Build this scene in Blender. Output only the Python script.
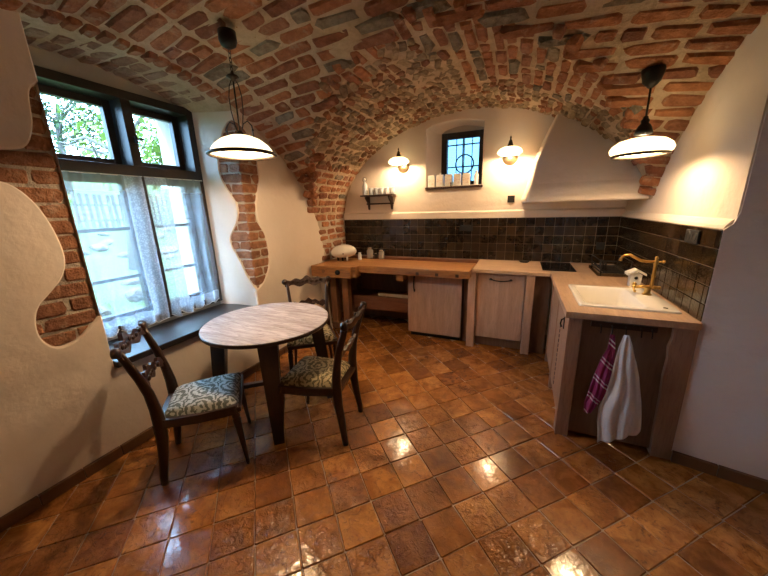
import bpy, bmesh, math, random
from mathutils import Vector, Matrix
from mathutils.geometry import tessellate_polygon
random.seed(7)
PI = math.pi
scene = bpy.context.scene
for o in list(bpy.data.objects): bpy.data.objects.remove(o)
COL = scene.collection

# ------------------------------------------------------------------ camera
F_PX, PITCH, YAW, ROLL = 311.43, 0.253244, -0.4124645, -0.0289391
CAM = Vector((0, 0, 1.57))
_fw = Vector((math.sin(YAW)*math.cos(PITCH), math.cos(YAW)*math.cos(PITCH), -math.sin(PITCH)))
_rt = Vector((math.cos(YAW), -math.sin(YAW), 0)); _up = _rt.cross(_fw)
_r2 = _rt*math.cos(ROLL) + _up*math.sin(ROLL); _u2 = -_rt*math.sin(ROLL) + _up*math.cos(ROLL)
cd = bpy.data.cameras.new('camera'); cam = bpy.data.objects.new('camera', cd); COL.objects.link(cam)
cd.sensor_width = 36; cd.lens = F_PX/768*36; cd.clip_start = .02; cd.clip_end = 200
cam.matrix_world = Matrix(((_r2.x, _u2.x, -_fw.x, CAM.x), (_r2.y, _u2.y, -_fw.y, CAM.y), (_r2.z, _u2.z, -_fw.z, CAM.z), (0, 0, 0, 1)))
scene.camera = cam
def in_view(p, m=60):
    d = Vector(p) - CAM; z = d.dot(_fw)
    if z < .1: return False
    return -m < 384 + F_PX*d.dot(_r2)/z < 768+m and -m < 288 - F_PX*d.dot(_u2)/z < 576+m

# ------------------------------------------------------------------ world / exposure
vs = scene.view_settings
vs.view_transform = 'Standard'; vs.look = 'None'; vs.gamma = 1; vs.use_curve_mapping = False
vs.exposure = 0.5
SKY = 18.0
wd = bpy.data.worlds.new('sky'); scene.world = wd; wd.use_nodes = True
bgn = wd.node_tree.nodes['Background']; bgn.inputs[0].default_value = (.40, .67, 1.0, 1); bgn.inputs[1].default_value = SKY
sd = bpy.data.lights.new('sun', 'SUN'); sd.energy = 5.0; sd.angle = .3; sd.color = (1, .97, .9)
sun = bpy.data.objects.new('sun', sd); COL.objects.link(sun); sun.rotation_euler = (math.radians(28), math.radians(-22), 0)
LAMP_W = dict(pend1=23, pend2=14, sconce=15)
WARM = (1.0, .70, .41)

# ------------------------------------------------------------------ object helpers
def tag(o, label=None, cat=None, group=None, kind=None):
    if label: o['label'] = label
    if cat: o['category'] = cat
    if group: o['group'] = group
    if kind: o['kind'] = kind
    return o
def link(name, me, parent=None, loc=(0, 0, 0), rot=(0, 0, 0), scale=None):
    o = bpy.data.objects.new(name, me); COL.objects.link(o)
    if parent: o.parent = parent
    o.location = loc; o.rotation_euler = rot
    if scale: o.scale = scale
    return o
def thing(name, label, cat, loc=(0, 0, 0), rz=0, group=None):
    return tag(link(name, None, None, loc, (0, 0, rz)), label, cat, group)

class MB:
    def __init__(s): s.v = []; s.f = []; s.sm = []
    def add(s, vs, fs, smooth=False):
        n = len(s.v); s.v += [tuple(p) for p in vs]; s.f += [tuple(i+n for i in f) for f in fs]; s.sm += [smooth]*len(fs); return s
    def box(s, a, b, M=None):
        (x0, y0, z0), (x1, y1, z1) = a, b
        v = [(x0,y0,z0),(x1,y0,z0),(x1,y1,z0),(x0,y1,z0),(x0,y0,z1),(x1,y0,z1),(x1,y1,z1),(x0,y1,z1)]
        if M: v = [M @ Vector(p) for p in v]
        return s.add(v, [(0,3,2,1),(4,5,6,7),(0,1,5,4),(1,2,6,5),(2,3,7,6),(3,0,4,7)])
    def rbox(s, a, b, r=.004, M=None):
        bm = bmesh.new(); bmesh.ops.create_cube(bm, size=1)
        for v in bm.verts: v.co = Vector([a[i] + (v.co[i]+.5)*(b[i]-a[i]) for i in range(3)])
        bmesh.ops.bevel(bm, geom=bm.edges[:], offset=r, segments=2, affect='EDGES', profile=.6)
        bm.verts.ensure_lookup_table()
        s.add([(M @ v.co if M else v.co.copy()) for v in bm.verts], [[v.index for v in f.verts] for f in bm.faces]); bm.free(); return s
    def lathe(s, prof, seg=24, axis=None, org=(0,0,0), cap=True, smooth=True):
        # prof: list of (r, h) along z, optional matrix
        M = axis if axis else Matrix.Identity(4); o = Vector(org); vs = []; fs = []
        for r, h in prof:
            for k in range(seg):
                t = 2*PI*k/seg; vs.append(o + (M @ Vector((r*math.cos(t), r*math.sin(t), h))))
        for i in range(len(prof)-1):
            for k in range(seg):
                k2 = (k+1) % seg; fs.append((i*seg+k, i*seg+k2, (i+1)*seg+k2, (i+1)*seg+k))
        s.add(vs, fs, smooth)
        if cap:
            n = len(prof)
            if prof[0][0] > 1e-4: s.add(vs[:seg], [tuple(range(seg))[::-1]])
            if prof[-1][0] > 1e-4: s.add(vs[-seg:], [tuple(range(seg))])
        return s
    def tube(s, pts, rad, seg=8, cap=True, flat=None, smooth=True):
        # rad: number or list; flat=(a,b): elliptical/rect section multipliers
        P = [Vector(p) for p in pts]; n = len(P)
        R = rad if isinstance(rad, (list, tuple)) else [rad]*n
        vs = []; fs = []; up0 = None
        for i in range(n):
            t = (P[min(i+1, n-1)] - P[max(i-1, 0)]).normalized()
            if up0 is None:
                up0 = Vector((1, 0, 0)) if abs(t.x) < .8 else Vector((0, 1, 0))
            u = (up0 - t*up0.dot(t)).normalized(); up0 = u; w = t.cross(u)
            a, b = flat if flat else (1, 1)
            for k in range(seg):
                th = 2*PI*(k+.5)/seg; vs.append(P[i] + (u*math.cos(th)*a + w*math.sin(th)*b)*R[i])
        for i in range(n-1):
            for k in range(seg):
                k2 = (k+1) % seg; fs.append((i*seg+k, i*seg+k2, (i+1)*seg+k2, (i+1)*seg+k))
        s.add(vs, fs, smooth)
        if cap: s.add(vs[:seg], [tuple(range(seg))[::-1]]); s.add(vs[-seg:], [tuple(range(seg))])
        return s
    def prism(s, poly, h0, h1, M=None):
        # poly (u,v) extruded along third axis; M maps (u,v,h) to world
        M = M or Matrix.Identity(4); n = len(poly)
        tri = tessellate_polygon([[Vector((p[0], p[1], 0)) for p in poly]])
        A = [M @ Vector((p[0], p[1], h0)) for p in poly]; B = [M @ Vector((p[0], p[1], h1)) for p in poly]
        s.add(A, [tuple(t)[::-1] for t in tri]); s.add(B, [tuple(t) for t in tri])
        return s.add(A+B, [(i, (i+1) % n, n+(i+1) % n, n+i) for i in range(n)])
    def sphere(s, c, r, seg=12, rings=8, sc=(1,1,1)):
        c = Vector(c); vs = []; fs = []
        for i in range(rings+1):
            ph = PI*i/rings
            for k in range(seg):
                t = 2*PI*k/seg; vs.append(c + Vector((r*sc[0]*math.sin(ph)*math.cos(t), r*sc[1]*math.sin(ph)*math.sin(t), r*sc[2]*math.cos(ph))))
        for i in range(rings):
            for k in range(seg):
                k2 = (k+1) % seg; fs.append((i*seg+k, (i+1)*seg+k, (i+1)*seg+k2, i*seg+k2))
        return s.add(vs, fs, True)
    def grid(s, fn, nu, nv, smooth=True):
        vs = [fn(i/nu, j/nv) for i in range(nu+1) for j in range(nv+1)]
        return s.add(vs, [(i*(nv+1)+j, (i+1)*(nv+1)+j, (i+1)*(nv+1)+j+1, i*(nv+1)+j+1) for i in range(nu) for j in range(nv)], smooth)
    def mesh(s, name, mat, fix=True):
        me = bpy.data.meshes.new(name); me.from_pydata(s.v, [], s.f)
        me.polygons.foreach_set('use_smooth', s.sm)
        if mat: me.materials.append(mat)
        if fix:
            bm = bmesh.new(); bm.from_mesh(me); bmesh.ops.remove_doubles(bm, verts=bm.verts, dist=1e-5)
            bmesh.ops.recalc_face_normals(bm, faces=bm.faces); bm.to_mesh(me); bm.free()
        me.update(); return me
    def build(s, name, mat, parent=None, fix=True, **k):
        return link(name, s.mesh(name, mat, fix), parent, **k)

# ------------------------------------------------------------------ materials
class N:
    def __init__(s, name):
        s.m = bpy.data.materials.new(name); s.m.use_nodes = True; s.t = s.m.node_tree
        s.b = s.t.nodes['Principled BSDF']; s.out = s.t.nodes['Material Output']
    def n(s, typ, **k):
        x = s.t.nodes.new('ShaderNode'+typ)
        for a, v in k.items():
            if isinstance(v, bpy.types.NodeSocket): s.t.links.new(v, x.inputs[a])
            elif a in x.inputs.keys(): x.inputs[a].default_value = v
            else: setattr(x, a, v)
        return x
    def ln(s, a, b): s.t.links.new(a, b)
    def co(s, kind='Object', scale=(1,1,1), rot=(0,0,0)):
        mp = s.n('Mapping'); s.ln(s.n('TexCoord').outputs[kind], mp.inputs[0]); mp.inputs['Scale'].default_value = scale; mp.inputs['Rotation'].default_value = rot; return mp.outputs[0]
    def noise(s, vec, scale, detail=3, rough=.55, dist=0):
        x = s.n('TexNoise'); s.ln(vec, x.inputs['Vector']); x.inputs['Scale'].default_value = scale; x.inputs['Detail'].default_value = detail; x.inputs['Roughness'].default_value = rough; x.inputs['Distortion'].default_value = dist; return x.outputs['Fac']
    def ramp(s, fac, stops, interp='LINEAR'):
        x = s.n('ValToRGB'); s.ln(fac, x.inputs[0]); e = x.color_ramp.elements; x.color_ramp.interpolation = interp
        while len(e) < len(stops): e.new(.5)
        for i, (p, c) in enumerate(stops): e[i].position = p; e[i].color = (*c, 1) if len(c) == 3 else c
        return x.outputs[0]
    def mix(s, fac, a, b, mode='MIX'):
        x = s.n('Mix'); x.data_type = 'RGBA'; x.blend_type = mode
        for i, v in ((0, fac), (6, a), (7, b)):
            if isinstance(v, bpy.types.NodeSocket): s.ln(v, x.inputs[i])
            elif i == 0: x.inputs[0].default_value = v
            else: x.inputs[i].default_value = (*v, 1)
        return x.outputs[2]
    def math(s, op, a, b=0):
        x = s.n('Math'); x.operation = op
        for i, v in ((0, a), (1, b)):
            if isinstance(v, bpy.types.NodeSocket): s.ln(v, x.inputs[i])
            else: x.inputs[i].default_value = v
        return x.outputs[0]
    def col(s, c):
        if isinstance(c, bpy.types.NodeSocket): s.ln(c, s.b.inputs['Base Color'])
        else: s.b.inputs['Base Color'].default_value = (*c, 1)
        return s
    def p(s, **k):
        for a, v in k.items():
            a = a.replace('_', ' ')
            if isinstance(v, bpy.types.NodeSocket): s.ln(v, s.b.inputs[a])
            else: s.b.inputs[a].default_value = v
        return s
    def bump(s, h, strength=.3, dist=.01):
        x = s.n('Bump'); s.ln(h, x.inputs['Height']); x.inputs['Strength'].default_value = strength; x.inputs['Distance'].default_value = dist; s.ln(x.outputs[0], s.b.inputs['Normal']); return s
def simple(name, c, rough=.5, metal=0, bump=None, var=.12, scale=20, **k):
    n = N(name); v = n.co()
    f = n.noise(v, scale, 3)
    n.col(n.mix(f, tuple(x*(1-var) for x in c), tuple(min(1, x*(1+var)) for x in c))).p(Roughness=rough, Metallic=metal, **k)
    if bump: n.bump(n.noise(v, bump[0], 4), bump[1], bump[2])
    return n.m

M = {}
def plaster(name, c, c2, bs=.35):
    n = N(name); v = n.co()
    f = n.noise(v, 1.6, 4, .6); g = n.noise(v, 14, 5, .65)
    n.col(n.mix(n.ramp(f, [(.35, (0,0,0)), (.7, (1,1,1))]), c, c2)).p(Roughness=.9)
    h = n.math('ADD', n.math('MULTIPLY', n.noise(v, 5, 3), 1.6), n.math('MULTIPLY', g, .6))
    n.bump(h, bs, .018); return n.m
M['plaster'] = plaster('plaster', (.74, .63, .52), (.80, .70, .60))
M['plaster_grey'] = plaster('plaster_cool', (.70, .60, .55), (.77, .68, .63), .75)
def mortar(name, c, c2):
    n = N(name); v = n.co()
    f = n.noise(v, 7, 6, .7)
    n.col(n.mix(n.ramp(f, [(.35, (0,0,0)), (.65, (1,1,1))]), c, c2)).p(Roughness=.95)
    n.bump(n.math('ADD', n.noise(v, 26, 6, .75), n.math('MULTIPLY', n.noise(v, 9, 3), 1.5)), 1.0, .035); return n.m
M['mortar'] = mortar('mortar', (.52, .38, .245), (.70, .535, .37))
M['mortar_wall'] = mortar('mortar_wall', (.52, .43, .33), (.62, .53, .42))
def brick(name, rnd, stops, rough=.85):
    n = N(name); v = n.co('Generated' if False else 'Object')
    r = n.n('ObjectInfo').outputs['Random'] if rnd == 'obj' else n.n('NewGeometry').outputs['Random Per Island']
    base = n.ramp(r, stops)
    g = n.n('NewGeometry').outputs['Position']
    f = n.noise(g, 16, 5, .65); f2 = n.noise(g, 60, 4, .7)
    c = n.mix(n.ramp(f, [(.38, (0,0,0)), (.62, (1,1,1))]), n.mix(1.0, base, (.62, .55, .5), 'MULTIPLY'), base)
    c = n.mix(n.ramp(n.noise(g, 9, 5, .7), [(.56, (0,0,0)), (.72, (.55,.55,.55))]), c, (.55, .44, .33))
    n.col(c).p(Roughness=rough); n.bump(n.math('ADD', f, n.math('MULTIPLY', f2, .6)), 1.0, .028); return n.m
BR = [(0, (.28, .105, .055)), (.25, (.39, .150, .07)), (.5, (.47, .185, .08)), (.75, (.53, .22, .092)), (1, (.37, .165, .10))]
ST = [(0, (.19, .16, .12)), (.35, (.32, .28, .22)), (.7, (.26, .21, .15)), (1, (.40, .33, .23))]
RB = [(0, (.28, .11, .055)), (.2, (.40, .18, .085)), (.4, (.30, .23, .15)), (.65, (.46, .35, .22)), (.85, (.50, .38, .24)), (1, (.24, .18, .12))]
M['brick'] = brick('brick', 'obj', BR); M['brick_j'] = brick('brick_joined', 'isl', BR)
M['stone'] = brick('stone', 'obj', ST); M['stone_j'] = brick('stone_joined', 'isl', ST)
M['rubble'] = brick('rubble', 'obj', RB); M['rubble_j'] = brick('rubble_joined', 'isl', RB)
BW = [(0, (.30, .13, .065)), (.35, (.38, .165, .08)), (.7, (.45, .20, .095)), (1, (.34, .16, .085))]
M['brick_w'] = brick('brick_wall', 'obj', BW)
M['brick_smear'] = brick('brick_limewashed', 'obj', [(0, (.33, .17, .11)), (.5, (.42, .25, .17)), (1, (.48, .33, .24))])

def floor_tile(name, rnd):
    n = N(name)
    r = n.n('ObjectInfo').outputs['Random'] if rnd == 'obj' else n.n('NewGeometry').outputs['Random Per Island']
    g = n.n('NewGeometry').outputs['Position']
    base = n.ramp(r, [(0, (.27, .095, .025)), (.25, (.42, .165, .040)), (.5, (.49, .20, .048)), (.75, (.60, .26, .066)), (1, (.34, .118, .030))])
    # offset the noise per tile so the mottling does not run on across the joints
    off = n.n('VectorMath', operation='ADD'); n.ln(g, off.inputs[0])
    cx = n.n('CombineXYZ'); n.ln(n.math('MULTIPLY', r, 37.0), cx.inputs[0]); n.ln(n.math('MULTIPLY', r, 91.0), cx.inputs[2]); n.ln(cx.outputs[0], off.inputs[1])
    v = off.outputs[0]
    f = n.noise(v, 9, 5, .65, .6)
    c = n.mix(n.ramp(f, [(.40, (0,0,0)), (.64, (1,1,1))]), n.mix(1.0, base, (.55, .47, .42), 'MULTIPLY'), base)
    f2 = n.noise(v, 26, 5, .7, 1.2)
    c = n.mix(n.math('MULTIPLY', n.ramp(f2, [(.54, (0,0,0)), (.68, (.8,.8,.8))]), n.ramp(r, [(.3, (.15,.15,.15)), (.7, (1,1,1))])), c, (.09, .035, .018))
    n.col(c)
    ro = n.n('MapRange'); n.ln(n.noise(v, 12, 3), ro.inputs['Value']); ro.inputs['From Min'].default_value = .3; ro.inputs['From Max'].default_value = .7; ro.inputs['To Min'].default_value = .05; ro.inputs['To Max'].default_value = .17
    n.p(Roughness=ro.outputs[0], Coat_Weight=.25, Coat_Roughness=.08)
    h = n.math('ADD', n.math('MULTIPLY', n.noise(v, 22, 3, .6, .8), .7), n.math('MULTIPLY', n.math('MULTIPLY', n.noise(v, 70, 3), n.ramp(f2, [(.5, (0,0,0)), (.7, (1,1,1))])), .8))
    r2 = n.math('FRACT', n.math('MULTIPLY', r, 13.7))
    h = n.math('MULTIPLY', h, n.ramp(r2, [(.25, (.35,.35,.35)), (.8, (2.4,2.4,2.4))]))
    n.bump(h, .5, .010); return n.m
M['ftile'] = floor_tile('terracotta_tile', 'obj'); M['ftile_j'] = floor_tile('terracotta_tile_joined', 'isl')
M['grout'] = simple('floor_grout', (.42, .28, .17), .8, bump=(60, .4, .004))
M['skirt'] = simple('skirting_tile', (.13, .055, .024), .35, var=.35, scale=9)
def splash():
    n = N('glazed_tile'); r = n.n('ObjectInfo').outputs['Random']; g = n.n('NewGeometry').outputs['Position']
    base = n.ramp(r, [(0, (.006, .003, .002)), (.4, (.012, .0065, .003)), (.75, (.020, .011, .005)), (1, (.038, .022, .011))])
    f = n.noise(g, 22, 4, .65, .5)
    n.col(n.mix(n.ramp(f, [(.45, (0,0,0)), (.7, (1,1,1))]), base, (.045, .024, .010))).p(Roughness=.22, Specular_IOR_Level=.3, Coat_Weight=.12, Coat_Roughness=.08)
    n.bump(n.noise(g, 30, 3), .35, .008); return n.m
M['splash'] = splash()
M['splash_grout'] = simple('tile_grout', (.36, .28, .20), .85)
def wood(name, a, b, scale=(1,1,1), rough=.5, band=9, dark=.25, rot=(0,0,0), bs=.15, kind='Object'):
    n = N(name); v = n.co(kind, scale, rot)
    f = n.noise(v, band, 6, .62, .35)
    f2 = n.noise(v, band*4.2, 4, .6)
    c = n.mix(n.ramp(f, [(.32, (0,0,0)), (.68, (1,1,1))]), a, b)
    c = n.mix(n.ramp(f2, [(.52, (0,0,0)), (.72, (dark,)*3)]), c, tuple(x*.35 for x in a))
    n.col(c).p(Roughness=rough); n.bump(f2, bs, .004); return n.m
M['dark'] = wood('mahogany', (.022, .008, .005), (.046, .017, .009), (6, 6, 1), .32, 4)
M['dark2'] = wood('dark_window_wood', (.014, .010, .008), (.030, .020, .014), (5, 1, 1), .45, 5)
M['sillw'] = wood('dark_sill_wood', (.016, .014, .014), (.035, .028, .026), (5, 1, 5), .35, 4)
M['table'] = wood('scraped_table_top', (.28, .21, .19), (.62, .56, .54), (1, 7, 1), .42, 3.2, .75, rot=(0, 0, .65))
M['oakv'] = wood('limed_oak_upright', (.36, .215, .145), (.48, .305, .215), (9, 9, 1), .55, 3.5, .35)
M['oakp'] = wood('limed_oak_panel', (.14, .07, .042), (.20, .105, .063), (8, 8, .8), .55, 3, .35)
M['oakd'] = wood('brown_oak_upright', (.27, .15, .095), (.37, .215, .14), (9, 9, 1), .55, 3.5, .35)
M['oakt'] = wood('oak_worktop', (.42, .265, .165), (.55, .38, .255), (1, 8, 6), .42, 3, .3)
M['oakt2'] = wood('oak_worktop_side', (.40, .25, .16), (.53, .36, .24), (8, 1, 6), .42, 3, .3)
M['bench'] = wood('old_bench_pine', (.22, .088, .027), (.42, .19, .062), (1, 9, 9), .48, 3, .6, bs=.5)
M['benchv'] = wood('old_bench_pine_upright', (.16, .07, .035), (.24, .11, .05), (9, 9, 1), .6, 3, .5, bs=.4)
M['beam'] = wood('red_brown_beam', (.13, .045, .022), (.20, .075, .035), (1, 9, 9), .55, 3, .5, bs=.4)
M['pale'] = wood('grey_pale_wood', (.34, .27, .21), (.44, .36, .29), (8, 8, 1), .7, 3, .4)
M['shelfw'] = wood('dark_shelf_wood', (.03, .014, .009), (.06, .028, .016), (1, 8, 8), .5, 4)
M['iron'] = simple('black_iron', (.018, .015, .014), .45, .6)
M['bronze'] = simple('dark_bronze', (.05, .036, .026), .4, .7)
M['brass'] = simple('aged_brass', (.52, .33, .10), .3, 1.0)
M['antique'] = simple('antique_brass', (.30, .22, .13), .35, .9)
M['white'] = simple('white_ceramic', (.80, .76, .70), .18, var=.03)
M['whitem'] = simple('white_matt', (.78, .75, .69), .5, var=.05)
M['cup'] = simple('cool_white_ceramic', (.50, .53, .57), .25, var=.04)
M['black'] = simple('black_plastic', (.007, .007, .007), .6)
M['hob'] = simple('black_glass', (.006, .006, .007), .05, var=0)
M['chrome'] = simple('chrome', (.7, .7, .7), .2, 1)
def canister():
    n = N('printed_canister'); v = n.co()
    f = n.noise(v, 55, 4, .6)
    z = n.n('SeparateXYZ'); n.ln(v, z.inputs[0])
    band = n.math('MULTIPLY', n.math('GREATER_THAN', z.outputs[2], .03), n.math('LESS_THAN', z.outputs[2], .10))
    n.col(n.mix(n.math('MULTIPLY', n.ramp(f, [(.5, (0,0,0)), (.6, (.6,.6,.6))]), band), (.74, .69, .60), (.55, .30, .22))).p(Roughness=.4); return n.m
M['canister'] = canister()
def glass_thin(name, tint, refl=.035, rough=.02):
    n = N(name); tr = n.n('BsdfTransparent', Color=(*tint, 1)); gl = n.n('BsdfGlossy', Roughness=rough)
    mx = n.n('MixShader'); mx.inputs[0].default_value = refl
    n.ln(tr.outputs[0], mx.inputs[1]); n.ln(gl.outputs[0], mx.inputs[2]); n.ln(mx.outputs[0], n.out.inputs['Surface']); return n.m
M['pane'] = glass_thin('window_pane', (.93, .98, 1)); M['pane2'] = glass_thin('bluish_pane', (.24, .31, .34))
M['jar'] = glass_thin('jar_glass', (.80, .78, .74))
nj = N('jar_glass_body'); nj.col((.88, .84, .78)).p(Roughness=.08, Transmission_Weight=.7, IOR=1.3); M['jar'] = nj.m
M['acrylic'] = glass_thin('drip_tray_plastic', (.72, .68, .62))
def sheer():
    n = N('sheer_curtain'); v = n.co()
    tr = n.n('BsdfTransparent'); df = n.n('BsdfDiffuse', Color=(.80, .86, .95, 1)); tl = n.n('BsdfTranslucent', Color=(.80, .87, .97, 1))
    a = n.n('MixShader'); a.inputs[0].default_value = .55; n.ln(df.outputs[0], a.inputs[1]); n.ln(tl.outputs[0], a.inputs[2])
    uv = n.n('UVMap'); sp = n.n('SeparateXYZ'); n.ln(uv.outputs[0], sp.inputs[0])
    # lace border along the meeting edge and hem, plus open net
    vor = n.n('TexVoronoi'); n.ln(v, vor.inputs['Vector']); vor.inputs['Scale'].default_value = 95
    dots = n.ramp(vor.outputs['Distance'], [(.28, (1,1,1)), (.45, (.45,.45,.45))])
    border = n.math('MAXIMUM', n.math('GREATER_THAN', sp.outputs[0], .80), n.math('LESS_THAN', sp.outputs[1], .085))
    head = n.math('GREATER_THAN', sp.outputs[1], .90)
    fac = n.math('ADD', .22, n.math('MULTIPLY', n.math('MULTIPLY', border, dots), .42))
    fac = n.math('ADD', fac, n.math('MULTIPLY', head, .10))
    mx = n.n('MixShader'); n.ln(fac, mx.inputs[0]); n.ln(tr.outputs[0], mx.inputs[1]); n.ln(a.outputs[0], mx.inputs[2]); n.ln(mx.outputs[0], n.out.inputs['Surface']); return n.m
M['sheer'] = sheer()
def shade(name, c, s):
    n = N(name); n.col((.85, .80, .68)).p(Roughness=.25, Emission_Color=(*c, 1), Emission_Strength=s); return n.m
M['shade1'] = shade('milk_glass', (1.0, .80, .50), 1.9)
M['shade2'] = shade('milk_glass_warm', (1.0, .77, .40), 2.3)
M['bulb'] = shade('bulb', (1, .85, .6), 25)
def damask(name, a, b, c2):
    n = N(name); v = n.co('Object', (1, 1, 1))
    w = n.n('TexWave'); w.wave_type = 'RINGS'; w.rings_direction = 'SPHERICAL'
    vm = n.n('VectorMath', operation='MODULO'); 
    ad = n.n('VectorMath', operation='ADD'); n.ln(v, ad.inputs[0]); ad.inputs[1].default_value = (5.0, 5.0, 5.0)
    n.ln(ad.outputs[0], vm.inputs[0]); vm.inputs[1].default_value = (.15, .17, 50)
    sb = n.n('VectorMath', operation='SUBTRACT'); n.ln(vm.outputs[0], sb.inputs[0]); sb.inputs[1].default_value = (.075, .085, 5.45)
    n.ln(sb.outputs[0], w.inputs['Vector']); w.inputs['Scale'].default_value = 9; w.inputs['Distortion'].default_value = 7; w.inputs['Detail'].default_value = 3; w.inputs['Detail Scale'].default_value = 3.5
    f = n.ramp(w.outputs['Fac'], [(.42, (0,0,0)), (.55, (1,1,1))])
    g = n.noise(v, 8, 3)
    n.col(n.mix(f, n.mix(g, a, c2), b)).p(Roughness=.85); n.bump(n.noise(v, 220, 2), .3, .002); return n.m
M['fab_a'] = damask('damask_green_grey', (.10, .12, .11), (.46, .47, .42), (.12, .12, .08))
M['fab_b'] = damask('damask_olive', (.13, .105, .05), (.40, .33, .19), (.09, .075, .035))
M['towel_w'] = simple('white_towel', (.70, .68, .68), .95, bump=(120, .5, .003), var=.04)
def towel_p():
    n = N('purple_towel'); v = n.co(); sp = n.n('SeparateXYZ'); n.ln(v, sp.inputs[0])
    d = n.math('ADD', sp.outputs[2], n.math('MULTIPLY', sp.outputs[0], .9))
    st = n.math('FRACT', n.math('MULTIPLY', d, 7.0))
    a = n.ramp(st, [(.0, (.26, .025, .10)), (.55, (.26, .025, .10)), (.56, (.62, .52, .55)), (.62, (.62, .52, .55)), (.63, (.26, .03, .10)), (.74, (.26, .03, .10)), (.75, (.55, .42, .48)), (.82, (.24, .025, .1))], 'CONSTANT')
    n.col(a).p(Roughness=.95); n.bump(n.noise(v, 150, 3), .4, .003); return n.m
M['towel_p'] = towel_p()
M['grass'] = simple('grass', (.050, .080, .008), .95, var=.45, scale=3, bump=(30, .8, .05))
M['leaf'] = simple('leaf', (.10, .15, .012), .7, var=.5, scale=2)
M['leaf2'] = simple('leaf_dark', (.035, .06, .015), .7, var=.5, scale=2)
M['bark'] = simple('bark', (.12, .10, .085), .95, bump=(18, .8, .03))
M['rock'] = simple('boulder', (.12, .09, .07), .95, var=.3, scale=6, bump=(9, .7, .04))
M['fence'] = simple('weathered_fence', (.07, .055, .045), .9, var=.25)
M['outer'] = plaster('outer_plaster', (.40, .35, .28), (.46, .41, .34))

# ------------------------------------------------------------------ vault geometry
XL, XR, YB, YF = -2.37, .995, 4.06, -1.7
AX, AL, AR, AZ, AB = -.62, 1.75, 1.63, 1.40, 1.24
BY, BZ, BB = 1.30, .95, 1.63
def zA(x):
    u = (x-AX)/(AL if x < AX else AR)
    return AZ + AB*math.sqrt(1-u*u) if abs(u) < 1 else -1
def bwid(x): return 2.15 if x < -.6 else 2.15 + .08*min(1, (x+.6)/1.5)
def zB(x, y):
    u = (y-BY)/bwid(x)
    if abs(u) >= 1: return -1
    dome = .17*max(0, 1-((x+.62)/1.75)**2)
    return BZ + BB*math.sqrt(1-u*u) + dome
def zC(x, y): return max(zA(x), zB(x, y), 1.36)

# ---- floor
def s2(u, v): return ((u-v)/math.sqrt(2), (u+v)/math.sqrt(2))
fb = MB().box((-2.85, YF-.1, -.10), (2.45, YB+.05, -.006))
floor = tag(fb.build('floor', M['grout']), 'glossy terracotta tile floor laid on the diagonal', 'floor', kind='structure')
def tile_mesh(k):
    rr = random.Random(100+k); h = .0978; r = .005
    out = []
    for cx, cy in ((1,1),(-1,1),(-1,-1),(1,-1)):
        jx = rr.uniform(-.0025, .0025); jy = rr.uniform(-.0025, .0025)
        a = (cx*h+jx - cx*r, cy*h+jy); b = (cx*h+jx, cy*h+jy - cy*r)
        out += [b, a] if cx*cy > 0 else [a, b]
    m = MB(); n = 8
    V = [(x, y, -.02) for x, y in out] + [(x, y, -.004) for x, y in out] + [(x*.965, y*.965, 0) for x, y in out]
    Fc = [(i, (i+1) % n, n+(i+1) % n, n+i) for i in range(n)] + [(n+i, n+(i+1) % n, 2*n+(i+1) % n, 2*n+i) for i in range(n)] + [tuple(range(2*n, 3*n))]
    m.add(V, Fc); return m
tvar = [tile_mesh(k) for k in range(6)]; tmesh = [m.mesh('floor_tile', M['ftile']) for m in tvar]
spots = []
for i in range(-40, 60):
    for j in range(-40, 60):
        x, y = s2(.003+.2*(i+.5), .12+.2*(j+.5))
        if -2.44 < x < 2.4 and YF-.05 < y < YB-.05:
            hid = (x > .42 and x < .9 and 2.3 < y < 3.9) or (y > 3.62 and x > -1.1) or (x > 1.1 and y > 2.25)
            if not hid: spots.append((x, y))
spots.sort(key=lambda p: (not in_view((p[0], p[1], 0), 20), (Vector((p[0], p[1], 0))-CAM).length))
jm = MB()
for k, (x, y) in enumerate(spots):
    t = (random.uniform(-.010, .010), random.uniform(-.010, .010), PI/4 + PI/2*random.randrange(4) + random.uniform(-.01, .01)); z = random.uniform(-.0015, 0)
    if k < 300: link('tile', tmesh[k % 6], floor, (x, y, z), t)
    else:
        Mx = Matrix.Translation((x, y, z)) @ Matrix.Rotation(t[2], 4, 'Z') @ Matrix.Rotation(t[0], 4, 'X')
        b = tvar[k % 6]; jm.add([Mx @ Vector(p) for p in b.v], b.f)
tag(jm.build('tile_field', M['ftile_j'], floor, fix=False), kind='stuff')

# ---- ceiling sheet
def spaced(a, b, st): 
    n = max(1, round((b-a)/st)); return [a+(b-a)*i/n for i in range(n+1)]
xs = spaced(-2.86, -2.38, .06) + [AX - AL*math.cos(t) for t in spaced(0.001, PI/2, .032)] + [AX + AR*math.sin(t) for t in spaced(.03, PI/2-.001, .032)] + spaced(1.05, 2.5, .1)
ys = spaced(YF-.1, YB+.08, .045)
xs = sorted(xs); cm = MB()
def wob(x, y): return .008*math.sin(7.1*x+3*math.sin(2.3*y)) * math.sin(6.3*y+1.7*x)
cv = [(x, y, zC(x, y)+wob(x, y)) for x in xs for y in ys]; ny = len(ys)
cm.add(cv, [(i*ny+j, i*ny+j+1, (i+1)*ny+j+1, (i+1)*ny+j) for i in range(len(xs)-1) for j in range(ny-1)], True)
ceiling = tag(cm.build('ceiling', M['mortar'], fix=False), 'cross vaulted ceiling of exposed red brick and rubble stone', 'ceiling', kind='structure')

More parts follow.
